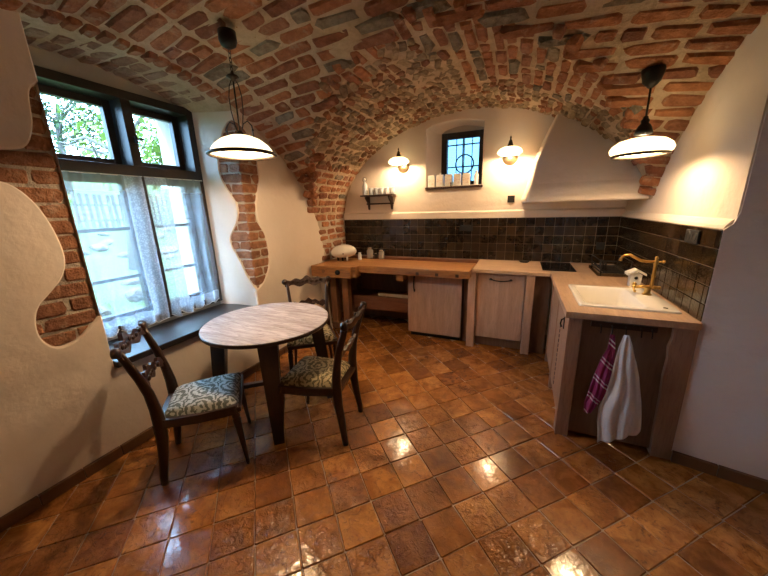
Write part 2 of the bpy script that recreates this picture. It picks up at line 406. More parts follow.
def brick_var(k, jit=.12, n_=8):
    rr = random.Random(k); base = [(.5,.30),(.40,.5),(-.40,.5),(-.5,.30),(-.5,-.30),(-.40,-.5),(.40,-.5),(.5,-.30)]
    o = [(x+rr.uniform(-jit, jit)*.45, y+rr.uniform(-jit, jit)) for x, y in base]
    V = [(x, y, 0) for x, y in o] + [(x, y, .62+rr.uniform(-.1, .1)) for x, y in o] + [(x*.88+rr.uniform(-.01, .01), y*.76+rr.uniform(-.03, .03), 1+rr.uniform(-.14, .14)) for x, y in o]
    n = 8; m = MB()
    m.add(V, [(i, (i+1) % n, n+(i+1) % n, n+i) for i in range(n)] + [(n+i, n+(i+1) % n, 2*n+(i+1) % n, 2*n+i) for i in range(n)] + [tuple(range(2*n, 3*n))], False)
    return m
bvar = [brick_var(k) for k in range(10)]
svar = [brick_var(50+k, .20) for k in range(8)]
bmesh_ = [m.mesh('brick', M['brick']) for m in bvar]; smesh = [m.mesh('stone', M['stone']) for m in svar]
rmesh = [m.mesh('rubble', M['rubble']) for m in svar]
wmesh = [m.mesh('wall_brick', M['brick_w']) for m in bvar]; limemesh = [m.mesh('lime_brick', M['brick_smear']) for m in bvar]
def frame(o, t, n):
    t = Vector(t).normalized(); n = Vector(n); n = (n - t*n.dot(t)).normalized(); b = n.cross(t)
    return Matrix(((t.x, b.x, n.x, o[0]), (t.y, b.y, n.y, o[1]), (t.z, b.z, n.z, o[2]), (0,0,0,1)))
laid = []   # (matrix, scale, kind)
def lay(o, t, n, L, H, D, kind):
    mx = frame(Vector(o) - Vector(n).normalized()*.03, t, n)
    laid.append((mx, (L, H, .03+D), kind))
def nB(x, y):
    e = .01; d = (zB(x, y+e)-zB(x, y-e))/(2*e); dx = (zB(x+e, y)-zB(x-e, y))/(2*e); return Vector((dx, d, -1)).normalized(), Vector((1, 0, dx)).normalized()
def is_rubble(x, y, z):
    if z < 2.05: return False
    if x < -.55: return y > 2.35 + .15*math.sin(9*x)
    return y > 3.30 + .15*math.sin(7*x)
LAMPS = [(-1.7, 1.65), (.67, 2.63)]
# web of the cross barrel: courses along x
y = BY-1.95; toggle = 0; rb = random.Random(3)
arc = []; th = -1.35
yy = [BY + 2.15*math.sin(-1.2 + 2.65*i/900) for i in range(901)]
acc = 0; prev = None; last = -1; P0 = .100
for v in yy:
    z = zB(-1.2, v)
    if prev is not None: acc += math.hypot(v-prev[0], z-prev[1])
    prev = (v, z)
    if int(acc/P0) == last: continue
    last = int(acc/P0)
    # soldier ring at the arris of the window recess
    ring = .93 < v < 2.12
    x = -2.262 if ring else -2.40 + rb.uniform(0, .06)
    if ring:
        xx = -2.80
        while xx < -2.40:
            L = rb.uniform(.14, .24); n, t = nB(xx, v)
            if xx+L < -2.36: lay((xx+L/2, v, zB(xx, v)), (1, 0, 0), n, L-.016, .082, .007, 'l')
            xx += L
    while x < 1.35:
        L = rb.choice((.29, .27, .31, .24, .17, .14, .33)); c = x+L/2; vv = v + .012*math.sin(3.1*c+v*5)
        if zB(c, vv) <= zA(c)-.01:
            for L2 in (.16, .11, .08):
                if zB(x+L2/2, vv) > zA(x+L2/2)-.005: L = L2; c = x+L/2; break
            else:
                L = .07; c = x+L/2
        zb = zB(c, vv)
        if zb > zA(c)-.01 and c < 1.30 and not (c > .3 and zb < 1.60):
            n, t = nB(c, vv)
            big = rb.random()
            if big < .10: kind = 's'
            else: kind = 'b'
            H = rb.uniform(.078, .092) if c < -.2 else rb.uniform(.070, .092)
            mort = .016 if c < -.3 else .026
            tilt = rb.uniform(-.05, .05)
            b = n.cross(t)
            lay((c, vv, zb), t*math.cos(tilt)+b*math.sin(tilt), n, L-mort-rb.uniform(0, .012), H-(mort-.018)*.5, rb.uniform(.006, .016), kind)
        x += L
v = .94
while v < 2.16:
    n, t = nB(-2.315, v); lay((-2.318, v, zB(-2.318, v)-.004), (1, rb.uniform(-.04, .04), 0), n, rb.uniform(.098, .108), rb.uniform(.064, .070), .016+rb.uniform(-.004, .004), 'b'); v += .079*math.cos(math.atan((zB(-2.3, v+.01)-zB(-2.3, v-.01))/.02))
# web of the long barrel: courses along y, starting as the foot on the left wall
prof = [(XL, .92 + .02*i) for i in range(25)] + [(AX-AL*math.cos(t), AZ+AB*math.sin(t)) for t in spaced(.0, PI/2, .01)] + [(AX+AR*math.sin(t), AZ+AB*math.cos(t)) for t in spaced(.01, PI/2, .01)]
acc = 0; last = -1
for i in range(1, len(prof)):
    (xa, za), (xb, zb_) = prof[i-1], prof[i]
    acc += math.hypot(xb-xa, zb_-za)
    if int(acc/.090) == last: continue
    last = int(acc/.090)
    tx = Vector((xb-xa, 0, zb_-za)).normalized(); n = Vector((tx.z, 0, -tx.x))
    yv = YB + .02 - rb.uniform(0, .12)
    while yv > .3:
        L = rb.choice((.25, .22, .27, .14, .12, .2)); c = yv - L/2
        ok = (zB(xb, c) < zb_+.012) and c > BY
        if zb_ < 1.40 and xb < -2: ok = c > BY + 2.15*math.sqrt(max(0, 1-((zb_-BZ)/BB)**2)) + .03
        if ok and not is_rubble(xb, c, zb_) and (xb < .9):
            kind = 's' if (rb.random() < .16 and zb_ > 1.7) else 'b'
            lay((xb, c, zb_), (0, 1, rb.uniform(-.05, .05)), n, L-.02-rb.uniform(0, .012), rb.uniform(.064, .078), rb.uniform(.006, .016), kind)
        yv -= L
# rubble zone
rm = MB(); rub = []
acc = 0; last = -1
for i in range(26, len(prof)):
    (xa, za), (xb, zb_) = prof[i-1], prof[i]
    acc += math.hypot(xb-xa, zb_-za)
    if int(acc/.074) == last: continue
    last = int(acc/.074)
    tx = Vector((xb-xa, 0, zb_-za)).normalized(); n = Vector((tx.z, 0, -tx.x))
    yv = YB + .03
    while yv > 1.6:
        L = rb.uniform(.06, .18); c = yv-L/2
        if is_rubble(xb, c, zb_) and zB(xb, c) < zb_+.01:
            big = L > .14
            lay((xb+rb.uniform(-.01, .01), c, zb_), Vector((rb.uniform(-.5, .5)*tx.x, 1, rb.uniform(-.5, .5)*tx.z)), n + Vector((rb.uniform(-.15, .15), rb.uniform(-.15, .15), 0)), L*.92, rb.uniform(.045, .076), rb.uniform(.004, .018), 'S' if big else 'r')
        yv -= L
for k in list(range(len(laid)))[::-1]:      # leave room for the lamp canopies
    o = laid[k][0].translation
    if any(math.hypot(o.x-a, o.y-b) < .04 for a, b in LAMPS): laid.pop(k)
laid.sort(key=lambda q: (not in_view(q[0].translation, 15), (q[0].translation-CAM).length))
cnt = dict(b=0, s=0, l=0, S=0); jb, js, jr = MB(), MB(), MB()
for q, (mx, sc, kind) in enumerate(laid):
    vis = in_view(mx.translation, 15)
    full = mx @ Matrix.Diagonal((*sc, 1))
    if kind == 'r' or not vis or (kind == 'b' and cnt['b'] >= 300):
        src = (bvar if kind in 'bl' else svar)[q % 8]
        (jr if kind in 'rS' else jb if kind in 'bl' else js).add([full @ Vector(p) for p in src.v], src.f)
    else:
        cnt[kind] += 1
        me = dict(b=bmesh_, s=smesh, l=limemesh, S=rmesh)[kind][q % 8]
        o = link('stone' if kind in 'sS' else 'brick', me, ceiling); o.matrix_world = full
for m, nm, mt in ((jb, 'brick_field', 'brick_j'), (js, 'stone_field', 'stone_j'), (jr, 'rubble_field', 'rubble_j')):
    if m.v: tag(m.build(nm, M[mt], ceiling, fix=False), kind='stuff')
print('vault pieces', cnt, len(laid))

# ------------------------------------------------------------------ walls
def chaikin(p, n=2, closed=False):
    for _ in range(n):
        q = [] if closed else [p[0]]
        for a, b in zip(p, p[1:]+(p[:1] if closed else [])):
            q += [(a[0]*.75+b[0]*.25, a[1]*.75+b[1]*.25), (a[0]*.25+b[0]*.75, a[1]*.25+b[1]*.75)]
        p = q if closed else q+[p[-1]]
    return p
def sheet(m, outer, holes, fn, depth=.02):
    """flat plaster skin with holes; fn(u, v, out) -> world; hole rims turn back by depth with a rounded lip"""
    loops = [outer]+holes; pts = [p for l in loops for p in l]
    tri = tessellate_polygon([[Vector((p[0], p[1], 0)) for p in l] for l in loops])
    m.add([fn(p[0], p[1], 0) for p in pts], [tuple(t) for t in tri])
    for h in holes:
        n = len(h); ar = sum(h[i][0]*h[(i+1) % n][1]-h[(i+1) % n][0]*h[i][1] for i in range(n)); sg = 1 if ar > 0 else -1
        def off(d):
            o = []
            for i in range(n):
                a, b = h[i-1], h[(i+1) % n]; tx, ty = b[0]-a[0], b[1]-a[1]; l = math.hypot(tx, ty) or 1
                o.append((h[i][0]-ty/l*d*sg, h[i][1]+tx/l*d*sg))
            return o
        r = [[fn(p[0], p[1], 0) for p in h], [fn(p[0], p[1], -depth*.3) for p in off(.008)], [fn(p[0], p[1], -depth) for p in off(.012)]]
        for a, b in zip(r, r[1:]):
            m.add(a+b, [(i, (i+1) % n, n+(i+1) % n, n+i) for i in range(n)], True)
LWf = lambda y, z, o: (XL+o, y, z)
NY0, NY1, SILL = .985, 2.25, .65
p1 = chaikin([(.985,.963),(.945,.924),(.856,.848),(.778,.831),(.731,.858),(.696,.927),(.698,1.014),(.725,1.102),(.79,1.163),(.867,1.243),(.899,1.347),(.885,1.489),(.849,1.624),(.794,1.713),(.743,1.744),(.6,1.76),(.45,1.78),(.42,1.83),(.47,1.88),(.6,1.895),(.779,1.905),(.85,1.92),(.885,1.949),(.921,2.046),(.928,2.14),(.941,2.217),(.985,2.26)])
p2 = chaikin([(2.25,2.36),(2.343,2.324),(2.463,2.22),(2.48,1.973),(2.477,1.856),(2.415,1.711),(2.38,1.58),(2.392,1.449),(2.468,1.352),(2.479,1.219),(2.493,1.07),(2.441,.954),(2.364,.853),(2.287,.81),(2.25,.80)])
hole = [(NY0, SILL-.06)] + p1 + [(NY0, 2.95), (NY1, 2.95)] + p2 + [(NY1, SILL-.06)]
lw = MB()
sheet(lw, [(YF, -.02), (YF, 3.05), (YB, 3.05), (YB, -.02)], [hole], LWf, .022)
wall_left = tag(lw.build('wall_left', M['plaster'], fix=False), 'cream plastered left wall with wavy patches of bare brick around the window recess', 'wall', kind='structure')
ml = MB(); ml.box((XL-.06, .3, .6), (XL-.020, NY0+.002, 2.5)); ml.box((XL-.06, NY1+.022, .6), (XL-.020, 2.6, 2.6)); ml.build('mortar', M['mortar_wall'], wall_left)
ft = [(YB, .88), (YB, 1.52)] + [(BY + 2.15*math.sqrt(max(0, 1-((z_-BZ)/BB)**2)) + .02 + .012*math.sin(31*z_), z_) for z_ in (1.52, 1.45, 1.38, 1.31, 1.24, 1.17, 1.10, 1.03, .98, .96, .88)]
MB().prism(ft, XL-.01, XL+.004, Matrix(((0,0,1,0),(1,0,0,0),(0,1,0,0),(0,0,0,1)))).build('mortar', M['mortar_wall'], wall_left)
# brick patches
rb = random.Random(11)
def wbrick(o, t, n, L, H, D, parent, meshes=wmesh):
    mx = frame(Vector(o)-Vector(n)*.012, t, n) @ Matrix.Diagonal((L, H, .012+D, 1)); q = link('brick', meshes[rb.randrange(10)], parent); q.matrix_world = mx
def pip(p, poly):
    c = False; n = len(poly)
    for i in range(n):
        (x1, y1), (x2, y2) = poly[i], poly[i-1]
        if (y1 > p[1]) != (y2 > p[1]) and p[0] < (x2-x1)*(p[1]-y1)/(y2-y1)+x1: c = not c
    return c
poly1 = p1+[(NY0, 2.3)]; poly2 = p2+[(NY1, .7), (NY1-.05, 1.5)]
k = 0; z = .80
while z < 2.4:
    H = .074; k += 1
    yv = NY0+.004; first = True
    while yv > .36:
        L = rb.choice((.26, .25, .13)) if not first else (.25 if k % 2 else .13)
        if first: L += rb.uniform(-.012, .012)
        c = yv-L/2
        if any(pip((c+d*L, z+e*H), poly1) for d in (-.6, -.3, 0, .3, .55) for e in (-.6, 0, .6)): wbrick((XL-.018, c, z), (0, 1, rb.uniform(-.02, .02)), (1, 0, 0), L-.014, H, rb.uniform(.003, .009), wall_left)
        yv -= L; first = False
    yv = NY1+.004; first = True
    while yv < 2.56:
        L = .13 if (first and k % 2) else .26; c = yv+L/2; first = False
        if any(pip((c+d*L, z+e*H), poly2) for d in (-.45, -.2, 0, .3, .6) for e in (-.6, 0, .6)): wbrick((XL-.018, c, z), (0, 1, rb.uniform(-.02, .02)), (1, 0, 0), L-.014, H, rb.uniform(.003, .009), wall_left)
        yv += L
    z += .089
# recess: far reveal (with brick patch), near reveal, parapet top under the sill
RV0 = Vector((XL, NY1, 0)); RV1 = Vector((-2.81, 2.17, 0)); rd = RV1-RV0; rl = rd.length; rdn = rd.normalized(); rn = Vector((rdn.y, -rdn.x, 0)); rn = rn if rn.y < 0 else -rn
def RVf(d, zz, o): p = RV0 + rdn*d + rn*o; return (p.x, p.y, zz)
p3 = chaikin([(-.004,2.36),(.10,2.33),(.205,2.12),(.238,1.96),(.222,1.85),(.146,1.729),(.087,1.638),(.101,1.521),(.155,1.42),(.228,1.332),(.217,1.24),(.15,1.105),(.104,.967),(.041,.858),(-.004,.80)])
outer = [(0, SILL-.05), (rl, SILL-.05), (rl, 2.75), (0, 2.75)] 
rv = MB(); poly = [(0, .62), (rl, .62), (rl, 2.75), (0, 2.75)] + p3
tri = tessellate_polygon([[Vector((p[0], p[1], 0)) for p in poly]])
rv.add([RVf(p[0], p[1], 0) for p in poly], [tuple(t) for t in tri])
a = [RVf(p[0], p[1], 0) for p in p3]; b = [RVf(p[0]-.01, p[1], -.022) for p in p3]; n = len(p3)
rv.add(a+b, [(i, i+1, n+i+1, n+i) for i in range(n-1)], True)
rv.build('recess_side', M['plaster'], wall_left, fix=False)
mm = MB(); c4 = [RVf(.02, .6, -.02), RVf(.3, .6, -.02), RVf(.3, 2.6, -.02), RVf(.02, 2.6, -.02)]; mm.add(c4, [(0, 1, 2, 3)]); mm.build('recess_mortar', M['mortar_wall'], wall_left, fix=False)
z = .80; k = 0
poly3 = p3+[(-.05, 1.5)]
while z < 2.4:
    k += 1; d = .004; first = True
    while d < .27:
        L = (.26 if k % 2 else .13) if first else .13; first = False; c = d+L/2
        if any(pip((c+q*L, z+e*.07), poly3) for q in (-.4, 0, .4, .6) for e in (-.6, 0, .6)): wbrick(RVf(c, z, -.018), rdn, rn, L-.014, .074, rb.uniform(.003, .009), wall_left)
        d += L
    z += .089
nr = MB(); nr.add([(XL, NY0, .6), (-2.81, .955, .6), (-2.81, .955, 2.9), (XL, NY0, 2.9)], [(0, 1, 2, 3)]); nr.add([(XL-.02, NY0, .6), (-2.82, 1.05, .6), (-2.82, 2.25, .6), (XL-.02, NY1, .6)], [(0, 1, 2, 3)])
nr.build('recess_lining', M['plaster'], wall_left, fix=False)
# plaster band over the window frame and the outer half of the thick wall
W1 = -2.81
ob = MB()
ob.box((-2.87, .7, 2.462), (-2.81, 2.5, 3.0)); ob.box((-3.25, .7, 2.46), (-2.87, 2.5, 3.0))
ob.box((-3.25, -.2, -.3), (-2.975, .98, 3.0)); ob.box((-3.25, 2.14, -.3), (-2.975, 3.2, 3.0)); ob.box((-3.25, 1.0, -.3), (-2.86, 2.2, .68))
ob.box((-2.98, .6, .5), (-2.845, .954, 3)); ob.box((-2.98, 2.177, .5), (-2.815, 2.6, 3))
ob.build('outer_wall', M['outer'], wall_left)

# back wall with the small window recess
BWf = lambda x, zz, o: (x, YB-o, zz)
wx0, wx1, wz0 = -1.15, -.46, 1.80
arch = [(wx0, wz0), (wx1, wz0), (wx1, 2.50)] + [(wx1+(wx0-wx1)*i/10, 2.50 + .05*math.sin(PI*i/10)) for i in range(1, 10)] + [(wx0, 2.48)]
bw = MB(); sheet(bw, [(-2.5, -.02), (1.1, -.02), (1.1, 3.0), (-2.5, 3.0)], [arch], BWf, .03)
wall_back = tag(bw.build('wall_back', M['plaster'], fix=False), 'cream plastered back wall under the vault with dark glazed tiles above the worktops', 'wall', kind='structure')
n = len(arch); inner = [(-1.02 if x < -.8 else -.475, min(z, 2.47) if z > 2 else z) for x, z in arch]
inner = [(-1.02+(x-wx0)/(wx1-wx0)*(.545), z-.02 if z > 2 else z) for x, z in arch]
rv2 = MB(); a = [(x, YB+.02, z) for x, z in arch]; b = [(x, YB+.27, z) for x, z in inner]; rv2.add(a+b, [(i, (i+1) % n, n+(i+1) % n, n+i) for i in range(n)], False); rv2.build('recess_lining', M['plaster'], wall_back, fix=False)
ob2 = MB(); ob2.box((-1.5, YB+.27, 1.3), (-1.0, YB+.6, 3)); ob2.box((-.50, YB+.27, 1.3), (0, YB+.6, 3)); ob2.box((-1.0, YB+.27, 2.455), (-.5, YB+.6, 3)); ob2.box((-1.0, YB+.27, 1.3), (-.5, YB+.6, 1.80)); ob2.build('outer_wall', M['outer'], wall_back)
# plaster ledge above the tiles
led = MB(); led.prism([(4.034, 1.412), (4.07, 1.412), (4.07, 1.505), (4.056, 1.50), (4.038, 1.485)], XL, .98, Matrix(((0,0,1,0),(1,0,0,0),(0,1,0,0),(0,0,0,1)))); led.build('ledge', M['plaster'], wall_back)
# splash tiles
TS = .1005
sm = MB().rbox((-.0484, -.004, -.0484), (.0484, .008, .0484), .003).mesh('splash_tile', M['splash'])
gb = MB().box((XL, 4.036, .86), (.96, YB, 1.412)); gb.build('tile_grout', M['splash_grout'], wall_back)
rb = random.Random(5)
for r in range(5):
    for c in range(33):
        x = .905 - c*TS
        if x < XL+.02: continue
        link('tile', sm, wall_back, (x, 4.031+rb.uniform(-.001, .001), .957+r*TS), (rb.uniform(-.008, .008), 0, rb.uniform(-.008, .008)))
# right wall of the kitchen corner and the pier facing the room
rw = MB(); rw.box((XR, 2.17, -.02), (XR+.2, YB+.05, 2.95))
wall_right = tag(rw.build('wall_right', M['plaster']), 'cream plastered side wall beside the sink with a dark glazed tile band', 'wall', kind='structure')
MB().box((.962, 2.19, .86), (XR, 4.04, 1.412)).build('tile_grout', M['splash_grout'], wall_right)
for r in range(5):
    for c in range(19):
        yv = 3.975 - c*TS
        if yv < 2.2: continue
        if c == 17: link('tile', sm, wall_right, (.957, 2.194, .957+r*TS), (0, 0, -PI/2), (.40, 1, 1))
        link('tile', sm, wall_right, (.957+rb.uniform(-.001, .001), yv, .957+r*TS), (rb.uniform(-.008, .008), 0, -PI/2+rb.uniform(-.008, .008)))
led2 = MB(); led2.prism([(.960, 1.412), (XR+.01, 1.412), (XR+.01, 1.47), (.985, 1.455), (.966, 1.43)], 2.185, 4.05, Matrix(((1,0,0,0),(0,0,1,0),(0,1,0,0),(0,0,0,1)))); led2.build('ledge', M['plaster'], wall_right)
pr = MB()
PA, PB2 = Vector((.957, 2.17, 0)), Vector((2.45, 1.84, 0))
pd = (PB2-PA).normalized(); pn = Vector((pd.y, -pd.x, 0))
# pier face, edge stepping back a little above the tiles
def PF(d, z, o=0): p = PA+pd*d+pn*o; return (p.x, p.y, z)
face = [(0, -.02), (1.55, -.02), (1.55, 2.95), (.045, 2.95), (.045, 1.50), (.03, 1.44), (0, 1.41)]
pr.prism(face, 0, -.018, Matrix(((pd.x, 0, pn.x, PA.x), (pd.y, 0, pn.y, PA.y), (0, 1, 0, 0), (0, 0, 0, 1))))
tag(pr.build('wall_pier', M['plaster_grey']), 'rough grey-white plaster pier to the right of the sink cabinet', 'wall', kind='structure')
wf = MB(); wf.box((2.45, YF, -.02), (2.6, 2.0, 2.95)); tag(wf.build('wall_side', M['plaster']), 'plain plastered side wall out of view behind the pier', 'wall', kind='structure')
# front wall behind the camera with a daylight opening
fr = MB(); fwh = [(.9, 1.3), (1.2, 1.3), (1.2, 1.7), (.9, 1.7)]
sheet(fr, [(-2.5, -.02), (2.6, -.02), (2.6, 3), (-2.5, 3)], [fwh], lambda x, zz, o: (x, YF+o, zz), .2)
tag(fr.build('wall_front', M['plaster'], fix=False), 'plastered wall behind the viewer with a window', 'wall', kind='structure')
w3 = MB()
for a, b in (((.9, YF-.2, 1.3), (.93, YF-.13, 1.7)), ((1.17, YF-.2, 1.3), (1.2, YF-.13, 1.7)), ((.93, YF-.2, 1.3), (1.17, YF-.13, 1.33)), ((.93, YF-.2, 1.67), (1.17, YF-.13, 1.7)), ((1.04, YF-.2, 1.33), (1.06, YF-.13, 1.67))): w3.box(a, b)
w3o = tag(w3.build('window_3', M['dark2']), 'dark framed window behind the viewer', 'window', kind='structure')
MB().box((.93, YF-.17, 1.33), (1.17, YF-.165, 1.67)).build('pane', M['pane'], w3o)
# skirting
bl = MB(); sk = MB().rbox((-.098, -.012, 0), (.098, .012, .07), .003).mesh('skirting_tile', M['skirt'])
bbl = tag(MB().box((XL, YF, 0), (XL+.006, 3.9, .062)).build('baseboard_left', M['grout']), 'brown tile skirting along the left wall', 'baseboard', kind='structure')
y = -.6
while y < 3.3: link('tile', sk, bbl, (XL+.014, y, .001), (0, 0, PI/2)); y += .2
bbr = tag(MB().box((0, -.006, 0), (1.4, 0, .062), Matrix.Translation(PA) @ Matrix.Rotation(math.atan2(pd.y, pd.x), 4, 'Z')).build('baseboard_right', M['grout']), 'brown tile skirting at the foot of the pier', 'baseboard', kind='structure')
for i in range(7):
    p = PA + pd*(.105+.2*i) + pn*.014; link('tile', sk, bbr, (p.x, p.y, .001), (0, 0, math.atan2(pd.y, pd.x)))

# ------------------------------------------------------------------ window_1 (large, left)
def bars(name, segs, mat, parent, r=.003):
    m = MB()
    for a, b in segs: m.rbox(tuple(min(a[i], b[i]) for i in range(3)), tuple(max(a[i], b[i]) for i in range(3)), r)
    return m.build(name, mat, parent)
XW = -2.81
def yz(y0, y1, z0, z1, d0=-.03, d1=.03): return ((XW+d0, y0, z0), (XW+d1, y1, z1))
w1 = bars('window_1', [yz(1.10, 1.20, .69, 2.47), yz(2.10, 2.19, .69, 2.47), yz(1.10, 2.19, 2.395, 2.47), yz(1.10, 2.19, .69, .76), yz(1.10, 2.19, 1.86, 1.95, -.03, .045), yz(1.60, 1.66, .69, 2.47)], M['dark2'])if False else None
m = MB()
for a, b in (yz(.955, 1.02, .685, 2.466, -.16), yz(2.115, 2.175, .685, 2.466, -.16), yz(1.02, 2.115, 2.405, 2.466, -.16), yz(1.02, 2.115, .685, .745, -.16), yz(1.02, 2.115, 1.862, 1.935, -.16, .045), yz(1.605, 1.665, .745, 1.862, -.16), yz(1.60, 1.668, 1.935, 2.405, -.16)): m.rbox(a, b, .004)
w1 = tag(m.build('window_1', M['dark2']), 'large dark-stained wooden window with two upper lights and two casements in the left recess', 'window', kind='structure')
def sash(y0, y1, z0, z1, fw, bs, dx):
    m = MB()
    for a, b in (yz(y0, y0+fw, z0, z1, dx, dx+.05), yz(y1-fw, y1, z0, z1, dx, dx+.05), yz(y0+fw, y1-fw, z0, z0+fw, dx, dx+.05), yz(y0+fw, y1-fw, z1-fw, z1, dx, dx+.05)): m.rbox(a, b, .005)
    for bz in bs: m.rbox(*yz(y0+fw, y1-fw, bz-.014, bz+.014, dx+.005, dx+.04), .003)
    s = m.build('sash', M['dark2'], w1)
    zs = [z0+fw]+bs+[z1-fw]
    for a, b in zip(zs, zs[1:]): MB().box(*yz(y0+fw*.8, y1-fw*.8, a, b, dx+.018, dx+.022)).build('pane', M['pane'], s)
    return s
sash(1.022, 1.598, 1.937, 2.403, .05, [], -.15); sash(1.67, 2.113, 1.937, 2.403, .05, [], -.15)
sash(1.022, 1.603, .747, 1.86, .05, [1.075, 1.463], -.15); sash(1.667, 2.113, .747, 1.86, .05, [1.075, 1.463], -.15)
MB().rbox((XW+.035, 1.633, 2.10), (XW+.07, 1.648, 2.15), .004).rbox((XW+.055, 1.633, 2.125), (XW+.07, 1.70, 2.137), .004).build('latch', M['iron'], w1)
MB().rbox((-2.80, .99, SILL-.045), (-2.335, 2.215, SILL), .006).build('window_sill', M['sillw'], w1)
# curtains
def curtain(y0, y1, lace_right, label, seed):
    rr = random.Random(seed); nu, nv = 48, 40; m = MB(); uvs = []
    zt, zb = 1.855, .715
    ph = [rr.uniform(0, 6) for _ in range(4)]
    def fn(u, v):
        y = y0+(y1-y0)*u; amp = .012 + .016*(1-v)
        if lace_right is True and u > .78: y -= (u-.78)*.20*(1-v)*(1-v)*.3
        x = -2.752 + amp*math.sin(u*26+ph[0]+.6*math.sin(5*v+ph[1])) + .006*math.sin(u*61+ph[2])
        z = zb + (zt-zb)*v
        if v < .001: z += -.034*abs(math.sin(u*PI*5+ph[3]*.1)) + .004
        z -= .04*(1-v)*(u-.5)*(.6 if lace_right else -.3)
        return (x, y, z)
    m.grid(fn, nu, nv)
    me = m.mesh('sheer_curtain', M['sheer'], fix=False); uv = me.uv_layers.new(name='UVMap')
    for p in me.polygons:
        for li in p.loop_indices:
            vi = me.loops[li].vertex_index; u, v = (vi//(nv+1))/nu, (vi % (nv+1))/nv
            uv.data[li].uv = (u if lace_right else 1-u*.62 if u < .35 else 1-u, v)
    o = thing('sheer_curtain', label, 'curtain', (0, 0, 0))
    c = link('net', me, o)
    MB().tube([(-2.745, y0-.01, zt), (-2.745, y1+.01, zt)], .0035, 6).build('rod', M['whitem'], o)
    # scalloped hem cord
    MB().tube([fn(i/nu, 0) for i in range(nu+1)], .003, 5).build('hem', M['whitem'], o)
curtain(1.0, 1.612, True, 'white sheer lace curtain on the casement nearer the viewer, hem scalloped', 1)
curtain(1.645, 2.125, False, 'white sheer lace curtain on the casement nearer the back wall', 2)

# ------------------------------------------------------------------ window_2 (small, back)
m = MB(); yw = YB+.26
for a, b in (((-1.015, yw, 1.80), (-.945, yw+.05, 2.46)), ((-.545, yw, 1.80), (-.475, yw+.05, 2.46)), ((-.945, yw, 2.385), (-.545, yw+.05, 2.46)), ((-.945, yw, 1.80), (-.545, yw+.05, 1.87))): m.rbox(a, b, .004)
w2 = tag(m.build('window_2', M['dark2']), 'small dark-framed window with a ring in its iron grille above the worktop', 'window', kind='structure')
MB().rbox((-.752, yw+.01, 1.87), (-.738, yw+.04, 2.385), .003).build('mullion', M['dark2'], w2)
for x0, x1 in ((-.945, -.752), (-.738, -.545)):
    for z0, z1 in ((1.87, 2.07), (2.07, 2.385)): MB().box((x0, yw+.022, z0), (x1, yw+.026, z1)).build('pane', M['pane2'], w2)
g = MB()
for zz in (2.06, 2.33): g.tube([(-.96, yw+.12, zz), (-.53, yw+.12, zz)], .008, 6)
for xx in (-.845, -.745, -.645): g.tube([(xx, yw+.12, 1.80), (xx, yw+.12, 2.45)], .006, 6)
g.tube([(-.735+.115*math.cos(t), yw+.11, 2.09+.115*math.sin(t)) for t in spaced(0, 2*PI, .26)], .009, 6)
g.build('grille', M['iron'], w2)
MB().rbox((-1.16, YB-.02, 1.772), (-.45, YB+.27, 1.80), .004).build('window_board', M['shelfw'], w2)

# ------------------------------------------------------------------ kitchen units
WT = .905
def posts(m, x0, x1, y0, y1, z0, z1, r=.005): return m.rbox((x0, y0, z0), (x1, y1, z1), r)
wt = thing('worktop', 'pale oak worktop along the back wall carrying the hob', 'worktop', (.25, 3.7, .865))
MB().rbox((-.69, -.325, 0), (.70, .33, .04), .006).build('board', M['oakt'], wt)
wt2 = thing('worktop', 'pale oak worktop set with the white sink beside the right wall', 'worktop', (.635, 2.76, .865))
sx0, sx1, sy0, sy1 = .395, .925, 2.30, 2.89      # sink outline
m = MB()
X0, X1, Y0, Y1 = .305, .955, 2.15, 3.372
for a, b in (((X0, Y0), (X1, sy0+.015)), ((X0, sy1-.015), (X1, Y1)), ((X0, sy0+.015), (sx0+.015, sy1-.015)), ((sx1-.015, sy0+.015), (X1, sy1-.015))):
    m.box((a[0]-.635, a[1]-2.76, 0), (b[0]-.635, b[1]-2.76, .04))
m.build('board', M['oakt2'], wt2)
# unit with the slotted panel door (dishwasher front) between two posts
def handle_bow(parent, c, half, axis, mat, out=(0, -1, 0)):
    c = Vector(c); ax = Vector(axis); ot = Vector(out); m = MB()
    pts = [c+ax*half*t + ot*(.006+.024*(1-abs(t)**3)) - Vector((0, 0, .012*(1-t*t) if axis[2] == 0 else 0)) for t in (-1, -.9, -.7, -.4, 0, .4, .7, .9, 1)]
    m.tube(pts, [.010, .008, .006, .0065, .007, .0065, .006, .008, .010], 8)
    for s in (-1, 1): m.sphere(c+ax*half*s+ot*.006, .013, 8, 6, (1.2, .6, .9) if axis[2] == 0 else (.8, .6, 1.5))
    return m.build('handle', mat, parent)
u = thing('kitchen_cabinet', 'pale oak kitchen unit between two posts with a black bow handle, left of the hob', 'cabinet', (-.15, 3.7, 0))
for x0, x1 in ((-.479, -.398), (.095, .175)):
    MB().rbox((x0+.15, -.31, 0), (x1+.15, -.23, .865), .005).build('post', M['oakv'], u)
MB().box((-.248, -.20, .10), (.245, .27, .86)).build('body', M['oakv'], u)
d = MB().rbox((-.24, -.272, .125), (.238, -.245, .852), .005).build('door', M['oakv'], u)
handle_bow(d, (.0, -.272, .795), .10, (1, 0, 0), M['iron'])
MB().box((-.245, -.21, .005), (.243, -.19, .10)).build('plinth', M['oakp'], u)
MB().rbox((.325, -.235, .0), (.475, -.215, .863), .003).build('corner_filler', M['oakp'], u)
